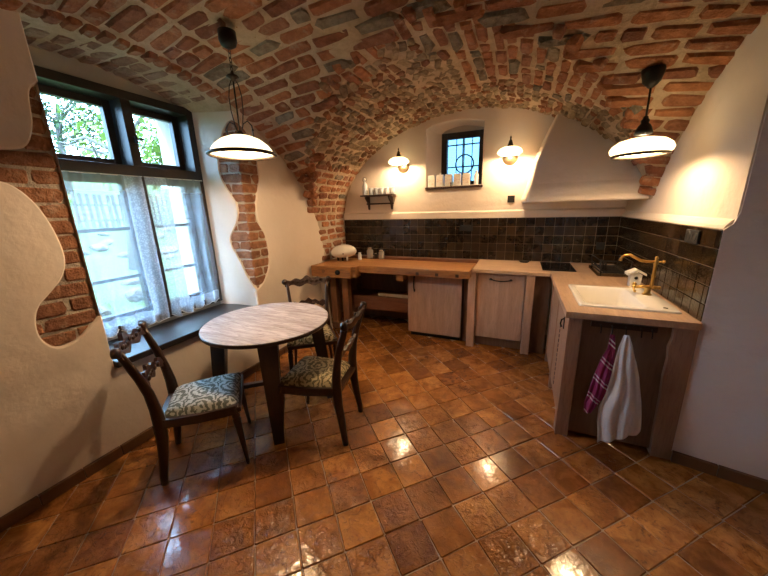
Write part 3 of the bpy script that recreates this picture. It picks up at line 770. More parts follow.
# cabinet under the bench
u = thing('kitchen_cabinet', 'pale oak cabinet with a vertical black handle tucked under the old workbench', 'cabinet', (-.88, 3.72, 0))
MB().box((-.312, -.235, .05), (.32, .26, .79)).build('body', M['oakp'], u)
d = MB().rbox((-.318, -.262, .062), (.325, -.236, .795), .005).build('door', M['oakv'], u)
handle_bow(d, (-.235, -.262, .68), .085, (0, 0, 1), M['iron'])
MB().rbox((-.30, -.21, .002), (.31, -.19, .055), .002).build('plinth', M['black'], u)
MB().rbox((.335, -.20, .0), (.395, -.10, .80), .004).build('filler_post', M['oakp'], u)
# sink cabinet
u = thing('sink_cabinet', 'oak sink cabinet with heavy corner posts and towels on its end panel', 'cabinet', (.635, 2.76, 0))
ox, oy = -.635, -2.76
MB().rbox((.325+ox, 2.165+oy, 0), (.405+ox, 2.245+oy, .863), .006).build('post', M['oakd'], u)
# right post with a waney edge
we = [(.862, 0), (.958, 0), (.952, .863), (.845, .863), (.848, .80), (.838, .74), (.846, .66), (.842, .55), (.850, .4), (.853, .2)]
MB().prism([(x+ox, z) for x, z in we], 2.160+oy, 2.225+oy, Matrix(((1,0,0,0),(0,0,1,0),(0,1,0,0),(0,0,0,1)))).build('post', M['oakd'], u)
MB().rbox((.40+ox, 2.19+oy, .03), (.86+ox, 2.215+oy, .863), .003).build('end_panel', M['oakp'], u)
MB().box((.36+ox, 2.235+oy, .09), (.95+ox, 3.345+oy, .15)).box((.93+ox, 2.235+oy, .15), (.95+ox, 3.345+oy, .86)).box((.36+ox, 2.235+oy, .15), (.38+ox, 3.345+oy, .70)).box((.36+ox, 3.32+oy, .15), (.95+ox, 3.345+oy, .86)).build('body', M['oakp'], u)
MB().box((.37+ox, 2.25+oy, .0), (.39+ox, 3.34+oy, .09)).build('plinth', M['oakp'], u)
MB().rbox((.33+ox, 2.785+oy, 0), (.385+ox, 2.84+oy, .863), .004).build('post', M['oakd'], u)
MB().rbox((.33+ox, 3.29+oy, 0), (.385+ox, 3.345+oy, .863), .004).build('post', M['oakd'], u)
for (ya, yb, hy) in ((2.25, 2.78, 2.40), (2.845, 3.285, 2.93)):
    d = MB().rbox((.335+ox, ya+oy, .10), (.358+ox, yb+oy, .855), .004).build('door', M['oakd'], u)
    if ya < 2.5:
        MB().rbox((.330+ox, hy-.014+oy, .70), (.336+ox, hy+.014+oy, .785), .003).tube([(.332+ox, hy+oy, .775), (.316+ox, hy+oy, .765), (.312+ox, hy+oy, .735), (.322+ox, hy+oy, .712)], .005, 8).build('handle', M['iron'], d)
    if ya < 2.5:
        for k in range(13): MB().rbox((.331+ox, 2.55+oy, .17+.04*k), (.3365+ox, 2.562+oy, .195+.04*k), .001).build('carved_notch', M['dark'], d)
rl_ = MB().rbox((.45+ox, 2.176+oy, .815), (.78+ox, 2.19+oy, .85), .003).build('hook_rail', M['dark'], u)
for hx in (.50, .557, .625, .70, .75):
    MB().tube([(hx+ox, 2.178+oy, .835), (hx+ox, 2.155+oy, .825), (hx+ox, 2.148+oy, .80), (hx+ox, 2.152+oy, .785), (hx+ox, 2.145+oy, .79)], .0035, 6).build('hook', M['iron'], rl_)

# sink (raised rim, basin, flat tap ledge)
s = thing('sink', 'white ceramic inset sink with a flat tap ledge on the wall side', 'sink', (.66, 2.595, .905))
cx, cy = -.66, -2.595
m = MB(); bx0, bx1, by0, by1 = .435, .775, 2.335, 2.85
def rr_(x0, x1, y0, y1, r, z, n=5):
    o = []
    for qx, qy, a in ((x1-r, y1-r, 0), (x0+r, y1-r, PI/2), (x0+r, y0+r, PI), (x1-r, y0+r, 1.5*PI)):
        for k in range(n+1): t = a+PI/2*k/n; o.append((qx+r*math.cos(t)+cx, qy+r*math.sin(t)+cy, z))
    return o
loops = [rr_(sx0, sx1, sy0, sy1, .02, 0.0), rr_(sx0+.001, sx1-.001, sy0+.001, sy1-.001, .02, .008), rr_(sx0+.008, sx1-.008, sy0+.008, sy1-.008, .018, .013)]
top_o = loops[-1]; loops2 = [rr_(bx0, bx1, by0, by1, .04, .011), rr_(bx0+.008, bx1-.008, by0+.008, by1-.008, .04, .002), rr_(bx0+.02, bx1-.02, by0+.02, by1-.02, .05, -.15), rr_(bx0+.06, bx1-.06, by0+.06, by1-.06, .05, -.17)]
nl = len(top_o)
for a, b in zip(loops, loops[1:]+[loops2[0]]): m.add(a+b, [(i, (i+1) % nl, nl+(i+1) % nl, nl+i) for i in range(nl)], True)
for a, b in zip(loops2, loops2[1:]): m.add(a+b, [(i, (i+1) % nl, nl+(i+1) % nl, nl+i) for i in range(nl)], True)
m.add(loops2[-1], [tuple(range(nl))])
m.build('basin', M['white'], s)
MB().lathe([(.0, -.168), (.03, -.168), (.03, -.164), (.0, -.162)], 16, org=((bx0+bx1)/2+cx, 2.6+cy, 0)).build('drain', M['chrome'], s)
MB().lathe([(0, .012), (.012, .012), (.012, .016), (0, .017)], 12, org=(.86+cx, 2.36+cy, 0)).build('tap_hole_plug', M['chrome'], s)
# tap
t = thing('tap', 'antique brass swan-neck mixer tap standing on the white sink', 'tap', (.86, 2.69, .918))
MB().lathe([(.0, 0), (.028, 0), (.028, .006), (.020, .012), (.018, .04), (.022, .045), (0, .047)], 16).build('base', M['brass'], t)
MB().tube([(-.075, 0, .052), (-.03, 0, .055), (.03, 0, .055), (.06, 0, .055)], [.010, .012, .014, .010], 10).sphere((-.08, 0, .052), .013, 10, 8).sphere((.062, 0, .055), .012, 10, 8).build('cross_bar', M['brass'], t)
MB().lathe([(.015, .045), (.011, .08), (.010, .12), (.013, .135), (.010, .15), (.010, .21), (.014, .222), (.014, .245), (.008, .25), (.011, .262), (.007, .272), (0, .275)], 14, org=(.018, 0, 0)).build('column', M['brass'], t)
pts = [(.02, 0, .235), (-.03, 0, .236), (-.07, 0, .242), (-.105, 0, .262), (-.135, 0, .280), (-.165, 0, .275), (-.182, 0, .255), (-.186, 0, .235)]
MB().tube(pts, [.010, .009, .009, .0095, .0095, .0095, .010, .012], 10).build('spout', M['brass'], t)
MB().tube([(.03, 0, .235), (.055, 0, .237)], .006, 8).sphere((.06, 0, .237), .011, 10, 8).build('side_knob', M['brass'], t)
MB().tube([(-.08, 0, .05), (-.09, -.03, .045), (-.088, -.06, .03)], [.007, .006, .008], 8).build('lever', M['brass'], t)
# birdhouse ornament
b = thing('ornament', 'small white birdhouse-shaped ornament behind the brass tap', 'ornament', (.86, 2.985, .905))
MB().prism([(-.032, 0), (.032, 0), (.038, .10), (0, .122), (-.038, .10)], -.030, .030, Matrix(((1,0,0,0),(0,0,1,0),(0,1,0,0),(0,0,0,1)))).build('body', M['whitem'], b)
MB().prism([(-.060, .095), (0, .126), (.060, .095), (.060, .112), (0, .145), (-.060, .112)], -.042, .042, Matrix(((1,0,0,0),(0,0,1,0),(0,1,0,0),(0,0,0,1)))).build('roof', M['whitem'], b)
MB().lathe([(0, 0), (.012, 0), (.012, .003), (0, .003)], 12, Matrix.Rotation(PI/2, 4, 'X'), (0, -.030, .075)).build('entry_hole', M['black'], b)
MB().lathe([(0, 0), (.014, 0), (.014, .012), (0, .014)], 12, Matrix.Rotation(PI/2, 4, 'X'), (-.005, -.030, .03)).build('knob', M['brass'], b)
# hob
h = thing('hob', 'narrow black glass hob set in the worktop under the hood', 'hob', (.387, 3.73, .905))
MB().rbox((-.15, -.245, .0), (.15, .24, .007), .003).build('glass', M['hob'], h)
for yy_, r in ((-.10, .075), (.11, .095)):
    MB().lathe([(r-.002, .0071), (r-.002, .0076), (r, .0076), (r, .0071)], 32, org=(0, yy_, 0), cap=False).build('heating_ring', M['bronze'], h)
# dish rack
r = thing('dish_rack', 'black wire dish rack on a clear tray in the worktop corner', 'dish rack', (.81, 3.54, .905))
MB().box((-.13, -.22, 0), (.13, .22, .004)).box((-.13, -.22, .004), (-.126, .22, .03)).box((.126, -.22, .004), (.13, .22, .03)).box((-.126, -.22, .004), (.126, -.216, .03)).box((-.126, .216, .004), (.126, .22, .03)).build('tray', M['acrylic'], r)
fm = MB()
for zz, e in ((.035, .105), (.14, .118)): fm.tube([(-e, -.2, zz), (e, -.2, zz), (e, .2, zz), (-e, .2, zz), (-e, -.2, zz)], .006, 6)
for sx in (-1, 1):
    for sy in (-1, 1): fm.tube([(sx*.105, sy*.2, .004), (sx*.105, sy*.2, .035), (sx*.118, sy*.2, .14)], .006, 6)
fm.build('frame', M['iron'], r)
for k in range(9):
    yy_ = -.16+.04*k; MB().tube([(-.112, yy_, .08), (-.08, yy_, .035), (.08, yy_, .035), (.112, yy_, .08)], .0045, 5).build('wire', M['iron'], r)
for k in range(3):
    MB().tube([(-.05, -.12+.1*k, .035), (-.05, -.10+.1*k, .10), (-.05, -.07+.1*k, .10), (-.05, -.05+.1*k, .035)], .0045, 5).build('plate_divider', M['iron'], r)
dsh = thing('dish', 'small dark oval dish on the worktop near the hob', 'dish', (.07, 3.93, .905))
MB().lathe([(0, 0), (.04, 0), (.062, .018), (.058, .02), (.04, .006), (0, .006)], 24, Matrix.Diagonal((1, .6, 1, 1))).build('bowl', M['black'], dsh); MB().sphere((.045, 0, .022), .008, 8, 6).build('knob', M['bronze'], dsh)

# extractor hood built in plaster
hd = MB()
zb0 = 1.575; top = 2.55
bot = [(-.02, YB), (.03, 3.42), (.99, 3.40), (.99, YB)]
mid = [(.06, YB), (.10, 3.66), (.99, 3.62), (.99, YB)]
mid0 = [(.025, YB), (.065, 3.53), (.99, 3.50), (.99, YB)]
tp = [(.30, YB), (.30, 3.98), (.99, 3.92), (.99, YB)]
mid2 = [(.16, YB), (.19, 3.83), (.99, 3.78), (.99, YB)]
lp = [[(x, y, z) for x, y in l] for l, z in ((bot, zb0), (bot, zb0+.04), (mid0, 1.75), (mid, 1.97), (mid2, 2.24), (tp, top))]
for a, b in zip(lp, lp[1:]): hd.add(a+b, [(i, (i+1) % 4, 4+(i+1) % 4, 4+i) for i in range(4)])
hd.add(lp[0], [(0, 1, 2, 3)]); hd.add(lp[-1], [(0, 1, 2, 3)])
hood = hd.build('extractor_hood', M['plaster']); tag(hood, 'cream plastered extractor hood tapering up into the vault corner', 'hood')
bv = hood.modifiers.new('b', 'BEVEL'); bv.width = .02; bv.segments = 3; bv.limit_method = 'ANGLE'

# sockets and switch
def socket(label, loc, rz, n=1, h=.078):
    t = thing('power_socket', label, 'socket', loc, rz)
    w = .078*n
    MB().rbox((-w/2, -.010, -h/2), (w/2, .001, h/2), .003).build('plate', M['black'], t)
    for k in range(n):
        xx = (k-(n-1)/2)*.072
        MB().lathe([(.021, 0), (.024, .003), (.026, 0)], 20, Matrix.Rotation(PI/2, 4, 'X'), (xx, -.010, 0), cap=False).build('socket_ring', M['black'], t)
socket('double black socket in the tiles behind the old workbench', (-.62, 4.026, 1.292), 0, 2)
socket('single black socket on the plaster between wall lamp and hood', (-.125, YB, 1.623), 0)
socket('single black socket in the back tiles behind the dish rack', (.81, 4.026, 1.10), 0)
socket('double black socket in the side wall tiles above the tap', (.951, 2.447, 1.35), -PI/2, 2)

# ------------------------------------------------------------------ workbench
b = thing('workbench', 'old joiner workbench of orange pine with a thick vise block at its left end', 'workbench', (-1.4, 3.65, 0))
BX = lambda x: x+1.4
BYY = lambda y: y-3.65
BT = .90
MB().rbox((BX(-2.34), BYY(3.265), BT-.085), (BX(-.452), BYY(3.78), BT), .008).build('top', M['bench'], b)
MB().rbox((BX(-2.30), BYY(3.78), BT-.06), (BX(-.452), BYY(3.95), BT-.04), .003).rbox((BX(-2.30), BYY(3.95), BT-.085), (BX(-.452), BYY(4.015), BT+.004), .004).build('tool_trough', M['beam'], b)
v = MB().rbox((BX(-2.345), BYY(3.12), BT-.135), (BX(-1.79), BYY(3.263), BT+.002), .010).build('vise_block', M['bench'], b)
MB().rbox((BX(-1.80), BYY(3.16), BT-.13), (BX(-1.745), BYY(3.30), BT+.001), .006).build('vise_jaw', M['bench'], b)
MB().lathe([(0, 0), (.030, 0), (.030, .02), (.018, .03), (0, .03)], 16, Matrix.Rotation(PI/2, 4, 'X'), (BX(-1.96), BYY(3.12), BT-.065)).build('vise_screw', M['iron'], v)
MB().lathe([(0, 0), (.022, 0), (.022, .008), (0, .01)], 16, Matrix.Rotation(PI/2, 4, 'X'), (BX(-2.16), BYY(3.12), BT-.06)).build('wooden_plug', M['benchv'], v)
for k, x in enumerate((-1.02, -.80, -.58)): MB().rbox((BX(x)-.018, BYY(3.262), BT-.075), (BX(x)+.018, BYY(3.268), BT-.04), .002).build('dog_hole', M['dark'], b)
for x in (-2.20, -2.02): MB().rbox((BX(x)-.045, BYY(3.36), 0), (BX(x)+.045, BYY(3.45), BT-.085), .006).build('leg', M['benchv'], b)
MB().rbox((BX(-2.2), BYY(3.85), 0), (BX(-2.11), BYY(3.94), BT-.085), .006).build('leg', M['benchv'], b)
MB().rbox((BX(-2.25), BYY(3.33), .02), (BX(-1.97), BYY(3.47), .09), .006).build('foot', M['benchv'], b)
MB().rbox((BX(-2.0), BYY(3.53), .27), (BX(-1.215), BYY(3.575), .45), .006).build('stretcher', M['beam'], b)
MB().rbox((BX(-2.16), BYY(3.575), .40), (BX(-1.215), BYY(3.95), .425), .004).build('shelf_board', M['beam'], b)
MB().rbox((BX(-1.29), BYY(3.30), BT-.165), (BX(-1.20), BYY(3.42), BT-.087), .006).build('bench_stop', M['bench'], b)
MB().rbox((-.04, -.012, 0), (.04, .012, .80), .004, Matrix.Translation((BX(-2.25), BYY(3.30), .01)) @ Matrix.Rotation(-.09, 4, 'Y')).build('prop_board', M['pale'], b)
bd = thing('board', 'pale offcut board lying on the shelf under the workbench', 'board', (-1.45, 3.64, .426)); MB().rbox((-.21, -.04, 0), (.21, .04, .03), .003).rbox((-.21, -.04, .03), (.21, -.03, .055), .002).build('plank', M['pale'], bd)
MB().box((XL+.03, 4.0, .0), (-1.22, 4.03, .86)).build('bench_back_panel', M['benchv'], b, loc=(1.4, -3.65, 0))
# things on the bench
w = thing('bread_bin', 'white rounded bread bin on small dark feet beside the brick corner', 'bread bin', (-2.15, 3.60, BT+.002))
bm_ = MB()
def egg(u, v):
    th = 2*PI*u; ph = PI*v
    x = math.sin(ph)*math.cos(th); y_ = math.sin(ph)*math.sin(th); zz = math.cos(ph)
    return (x*.185*(1+.06*zz), y_*.13, .100 + zz*(.105 if zz > 0 else .075) + .012*x)
bm_.grid(egg, 32, 18); bm_.build('shell', M['white'], w)
for sx in (-.05, .02, .09): MB().lathe([(.010, 0), (.013, .03), (.012, .06)], 10, org=(sx, -.07, 0)).build('foot', M['iron'] if sx != .09 else M['whitem'], w)
MB().lathe([(.012, 0), (.014, .05)], 10, org=(-.02, .07, 0)).build('foot', M['iron'], w)
MB().sphere((.06, -.118, .10), .012, 8, 6, (1, .5, 1)).build('knob', M['bronze'], w)
def jar(label, x, y, r, h, body, lid, name='jar', cat='jar'):
    t = thing(name, label, cat, (x, y, BT))
    MB().lathe([(0, .0), (r, .0), (r*1.02, h*.1), (r, h*.7), (r*.7, h*.82), (r*.7, h*.86), (0, h*.86)], 16).build('body', body, t)
    MB().lathe([(0, h*.86), (r*.8, h*.86), (r*.8, h*.97), (r*.3, h), (0, h)], 16).build('lid', lid, t)
jar('slim white shaker next to the bread bin', -1.94, 3.66, .024, .10, M['whitem'], M['whitem'], 'shaker', 'shaker')
jar('taller clear glass jar at the back of the workbench', -1.87, 3.83, .045, .15, M['jar'], M['chrome'])
jar('squat clear glass jar standing farthest along the workbench', -1.70, 3.83, .040, .12, M['jar'], M['chrome'])
jar('tiny dark spice jar between the two glass jars', -1.78, 3.83, .024, .075, M['bronze'], M['chrome'])

# ------------------------------------------------------------------ wall shelf and pots
s = thing('wall_shelf', 'small dark wooden wall shelf with brackets under the left wall lamp', 'shelf', (-1.79, YB, 1.735))
MB().rbox((-.235, -.15, -.018), (.235, 0, 0), .003).build('board', M['shelfw'], s)
for sx in (-.17, .17):
    MB().prism([(0, -.018), (-.13, -.018), (-.12, -.045), (-.05, -.10), (-.02, -.19), (0, -.195)], -.01, .01, Matrix(((0,0,1,sx),(1,0,0,0),(0,1,0,0),(0,0,0,1)))).build('bracket', M['shelfw'], s)
MB().rbox((-.20, -.035, -.125), (.20, -.02, -.105), .003).build('rail', M['shelfw'], s)
ordn = ['first', 'second', 'third', 'fourth', 'fifth']
for k in range(5):
    c = thing('spice_pot', f'{ordn[k]} cool-white lidded pot counting from the swing-top bottle on the wall shelf', 'pot', (-1.89+.077*k, YB-.075, 1.735), 0, 'pots on the wall shelf')
    MB().lathe([(0, 0), (.031, 0), (.034, .01), (.034, .07), (.031, .074), (0, .074)], 18).build('body', M['cup'], c)
    MB().lathe([(0, .0745), (.035, .0745), (.035, .088), (.02, .092), (0, .092)], 18).build('lid', M['cup'], c)
c = thing('bottle', 'small swing-top bottle at the left end of the wall shelf', 'bottle', (-1.985, YB-.075, 1.735))
MB().lathe([(0, 0), (.034, 0), (.036, .01), (.036, .12), (.030, .14), (.014, .165), (.013, .20), (0, .20)], 18).build('body', M['cup'], c)
MB().lathe([(0, .2), (.014, .2), (.014, .22), (.006, .228), (0, .228)], 12).build('stopper', M['white'], c)
MB().tube([(.015, 0, .175), (.03, 0, .20), (.022, 0, .225), (0, 0, .235), (-.022, 0, .225), (-.03, 0, .20), (-.015, 0, .175)], .0025, 6).build('wire_clip', M['iron'], c)
# canisters on the window board
for k in range(5):
    x = -1.085+.108*k
    c = thing('canister', f'{ordn[k]} faintly printed cream canister from the left on the back window board', 'canister', (x, YB+.05, 1.80), 0, 'canisters on the back window board')
    MB().rbox((-.044, -.04, 0), (.044, .04, .132), .008).build('body', M['canister'], c)
    MB().rbox((-.040, -.036, .1325), (.040, .036, .146), .005).build('lid', M['whitem'], c)
    if k == 1: MB().lathe([(.006, .146), (.012, .158), (.008, .17), (0, .172)], 12).build('knob', M['whitem'], c)
c = thing('bottle', 'tall yellowish-white bottle at the right end of the back window board', 'bottle', (-.535, YB+.04, 1.80))
MB().lathe([(0, 0), (.026, 0), (.027, .01), (.027, .12), (.018, .14), (0, .14)], 16).build('body', M['whitem'], c); MB().lathe([(0, .14), (.015, .14), (.015, .165), (0, .166)], 14).build('cap', M['white'], c)
c = thing('figurine', 'tiny dark ornament in front of the canisters on the back window board', 'ornament', (-.83, YB-.005, 1.80)); MB().lathe([(0, 0), (.008, 0), (.006, .02), (.009, .035), (.004, .05), (0, .052)], 10).build('figure', M['iron'], c)

# ------------------------------------------------------------------ lamps
def point(parent, loc, w, r=.05, name='bulb_light', color=WARM, spot=None):
    l = bpy.data.lights.new(name, 'POINT'); l.energy = w; l.shadow_soft_size = r; l.color = color
    o = bpy.data.objects.new(name, l); COL.objects.link(o); o.parent = parent; o.location = loc; return o
def pendant1(x, y, zc, zr, label, w, lit=True):
    t = thing('pendant_lamp', label, 'lamp', (x, y, zc)); z = zr-zc
    MB().lathe([(0, .03), (.05, .02), (.052, -.03), (.042, -.055), (.015, -.07), (0, -.07)], 20).build('canopy', M['iron'], t)
    ch = MB()
    n = 5; z0 = -.07; z1 = -.19
    for k in range(n):
        zc_ = z0+(z1-z0)*(k+.5)/n; e = .008
        pts = [(e*math.cos(a)*(1 if k % 2 else 0), e*math.cos(a)*(0 if k % 2 else 1), zc_+.016*math.sin(a)) for a in spaced(0, 2*PI, .8)]
        ch.tube(pts, .0022, 5)
    ch.build('chain', M['iron'], t)
    MB().lathe([(0, -.185), (.008, -.19), (.012, -.205), (.035, -.215), (.038, -.222), (.014, -.232), (.007, -.245), (0, -.247)], 18).build('finial_cup', M['bronze'], t)
    MB().tube([(0, 0, -.24), (0, 0, z+.15)], .005, 8).build('stem', M['iron'], t)
    for s in (0, PI):
        c_, s_ = math.cos(s+.3), math.sin(s+.3); zt, zb = -.235, z+.12
        pts = [(c_*r_, s_*r_, zt+(zb-zt)*q) for q, r_ in ((0, .012), (.1, .03), (.3, .042), (.55, .04), (.8, .026), (1, .008))]
        MB().tube(pts, .003, 6).build('side_wire', M['iron'], t)
        pts = [(c_*r_, s_*r_, z+h_) for r_, h_ in ((.012, .135), (.03, .185), (.06, .20), (.085, .17), (.088, .13), (.088, .105))]
        MB().tube(pts, .0035, 6).lathe([(0, -.012), (.007, 0), (0, .014)], 8, org=(c_*.088, s_*.088, z+.145)).build('scroll_arm', M['iron'], t)
    MB().lathe([(.03, z+.105), (.028, z+.125), (.012, z+.145), (0, z+.15)], 18).build('shade_holder', M['bronze'], t)
    R = .205
    sh = MB().lathe([(.028, z+.115), (.07, z+.112), (.12, z+.092), (.165, z+.058), (R-.008, z+.012), (R-.013, z+.010), (.158, z+.052), (.116, z+.084), (.07, z+.104), (.028, z+.107)], 40, cap=False).build('shade', M['shade1'], t)
    MB().lathe([(R-.012, z+.016), (R+.004, z+.012), (R+.008, z), (R-.004, z-.008), (R-.014, z+.002), (R-.012, z+.016)], 40, cap=False).build('rim', M['bronze'], t)
    MB().lathe([(0, z+.10), (.016, z+.09), (.018, z+.07), (.028, z+.06), (.024, z+.05), (.012, z+.045), (0, z+.044)], 16).build('bulb', M['bulb'], t)
    point(t, (0, 0, z+.018), w, .022)
    return t
pendant1(-1.70, 1.65, 2.595, 1.925, 'dark iron pendant lamp with a milky glass bell shade above the round table', LAMP_W['pend1'])
def shade2(t, z, R, mats=True):
    k = R/.205
    MB().lathe([(.03*k, z+.090*k), (.09*k, z+.088*k), (.15*k, z+.072*k), (.19*k, z+.042*k), (R, z+.012*k), (.198*k, z-.012*k), (.175*k, z-.030*k), (.168*k, z-.028*k), (.186*k, z-.01*k), (.18*k, z+.035*k), (.09*k, z+.080*k), (.03*k, z+.083*k)], 40, cap=False).build('shade', M['shade2'], t)
def pendant2(x, y, zc, zr, label, w):
    t = thing('pendant_lamp', label, 'lamp', (x, y, zc)); z = zr-zc
    MB().lathe([(0, .04), (.06, .03), (.056, .0), (.05, -.02), (.046, -.04), (.028, -.06), (.012, -.075), (0, -.075)], 24).build('canopy', M['iron'], t)
    MB().tube([(0, 0, -.07), (0, 0, z+.19)], .006, 8).build('stem', M['iron'], t)
    MB().lathe([(0, z+.205), (.012, z+.20), (.016, z+.185), (.024, z+.175), (.020, z+.160), (.034, z+.145), (.046, z+.115), (.05, z+.098), (.03, z+.09), (0, z+.09)], 20).build('shade_holder', M['iron'], t)
    shade2(t, z, .168)
    MB().lathe([(.137, z-.019), (.155, z-.021), (.153, z-.034), (.140, z-.036), (.137, z-.019)], 40, cap=False).build('rim', M['bronze'], t)
    MB().lathe([(0, z+.075), (.016, z+.07), (.018, z+.05), (.024, z+.058), (.02, z+.05), (.012, z+.046), (0, z+.045)], 16).build('bulb', M['bulb'], t)
    point(t, (0, 0, z+.016), w, .035)
pendant2(.67, 2.63, 2.305, 1.875, 'dark pendant lamp with a flattened milky glass shade above the sink', LAMP_W['pend2'])
def sconce(x, z, label, w):
    t = thing('wall_lamp', label, 'lamp', (x, YB, z))
    MB().lathe([(0, 0), (.080, 0), (.082, .006), (.068, .018), (.04, .028), (.014, .034), (0, .035)], 28, Matrix.Rotation(PI/2, 4, 'X')).build('backplate', M['antique'], t)
    MB().tube([(0, -.025, 0), (0, -.06, .01), (0, -.075, .06), (0, -.085, .12), (0, -.12, .155), (0, -.165, .15), (0, -.18, .115)], .006, 8).build('arm', M['antique'], t)
    MB().lathe([(0, .20), (.005, .195), (.009, .18), (.006, .165), (.016, .15), (.026, .115), (.034, .09), (.02, .085), (0, .085)], 18, org=(0, -.18, 0)).build('shade_holder', M['bronze'], t)
    g = link('shade_mount', None, t) if False else t
    k = .13/.205; zz = .035
    MB().lathe([(.03, zz+.055), (.075, zz+.05), (.112, zz+.030), (.130, zz+.004), (.126, zz-.012), (.105, zz-.024), (.100, zz-.022), (.118, zz-.008), (.106, zz+.026), (.06, zz+.046), (.03, zz+.05)], 36, cap=False, org=(0, -.18, 0)).build('shade', M['shade2'], t)
    MB().lathe([(0, zz+.045), (.012, zz+.04), (.018, zz+.028), (.014, zz+.018), (0, zz+.015)], 14, org=(0, -.18, 0)).build('bulb', M['bulb'], t)
    point(t, (0, -.18, zz-.006), w, .03)
sconce(-1.45, 2.075, 'brass wall lamp with a milky shade between wall shelf and small window', LAMP_W['sconce'])
sconce(-.165, 2.075, 'brass wall lamp with a milky shade between small window and hood', LAMP_W['sconce'])

# ------------------------------------------------------------------ table
t = thing('round_table', 'round dining table with a scraped pale top and dark splayed board legs', 'table', (-1.735, 1.715, 0), 0)
MB().lathe([(0, .728), (.455, .728), (.460, .733), (.460, .752), (.455, .757), (0, .757)], 72, smooth=False).build('top', M['table'], t)
MB().lathe([(.4595, .729), (.4635, .731), (.4635, .752), (.4595, .7545)], 72, cap=False).build('edge_band', M['dark'], t)
for deg in (-48, 40, 133, 218):
    a = math.radians(deg); Mx = Matrix.Rotation(a, 4, 'Z')
    m = MB()
    # board leg leaning outwards, wide face along the radius
    prof_ = [(.30, .728), (.40, .728), (.465, .03), (.465, 0), (.40, 0), (.385, .10)]
    m.prism(prof_, -.040, .040, Matrix(((1,0,0,0),(0,0,-1,0),(0,1,0,0),(0,0,0,1))))
    m.v = [tuple(Mx @ Vector((x, y*(.85+.75*z/.73), z))) for x, y, z in m.v]
    m.build('leg', M['dark'], t)
for deg in (-48, 40):
    a = math.radians(deg); Mx = Matrix.Rotation(a, 4, 'Z')
    z0 = .18 if deg < 0 else .215
    MB().rbox((-.40, -.018, z0), (.40, .018, z0+.033), .004, Mx).build('cross_stretcher', M['dark'], t)
for deg in (-48, 42):
    a = math.radians(deg); MB().rbox((-.36, -.02, .685), (.36, .02, .728), .003, Matrix.Rotation(a, 4, 'Z')).build('apron_rail', M['dark'], t)

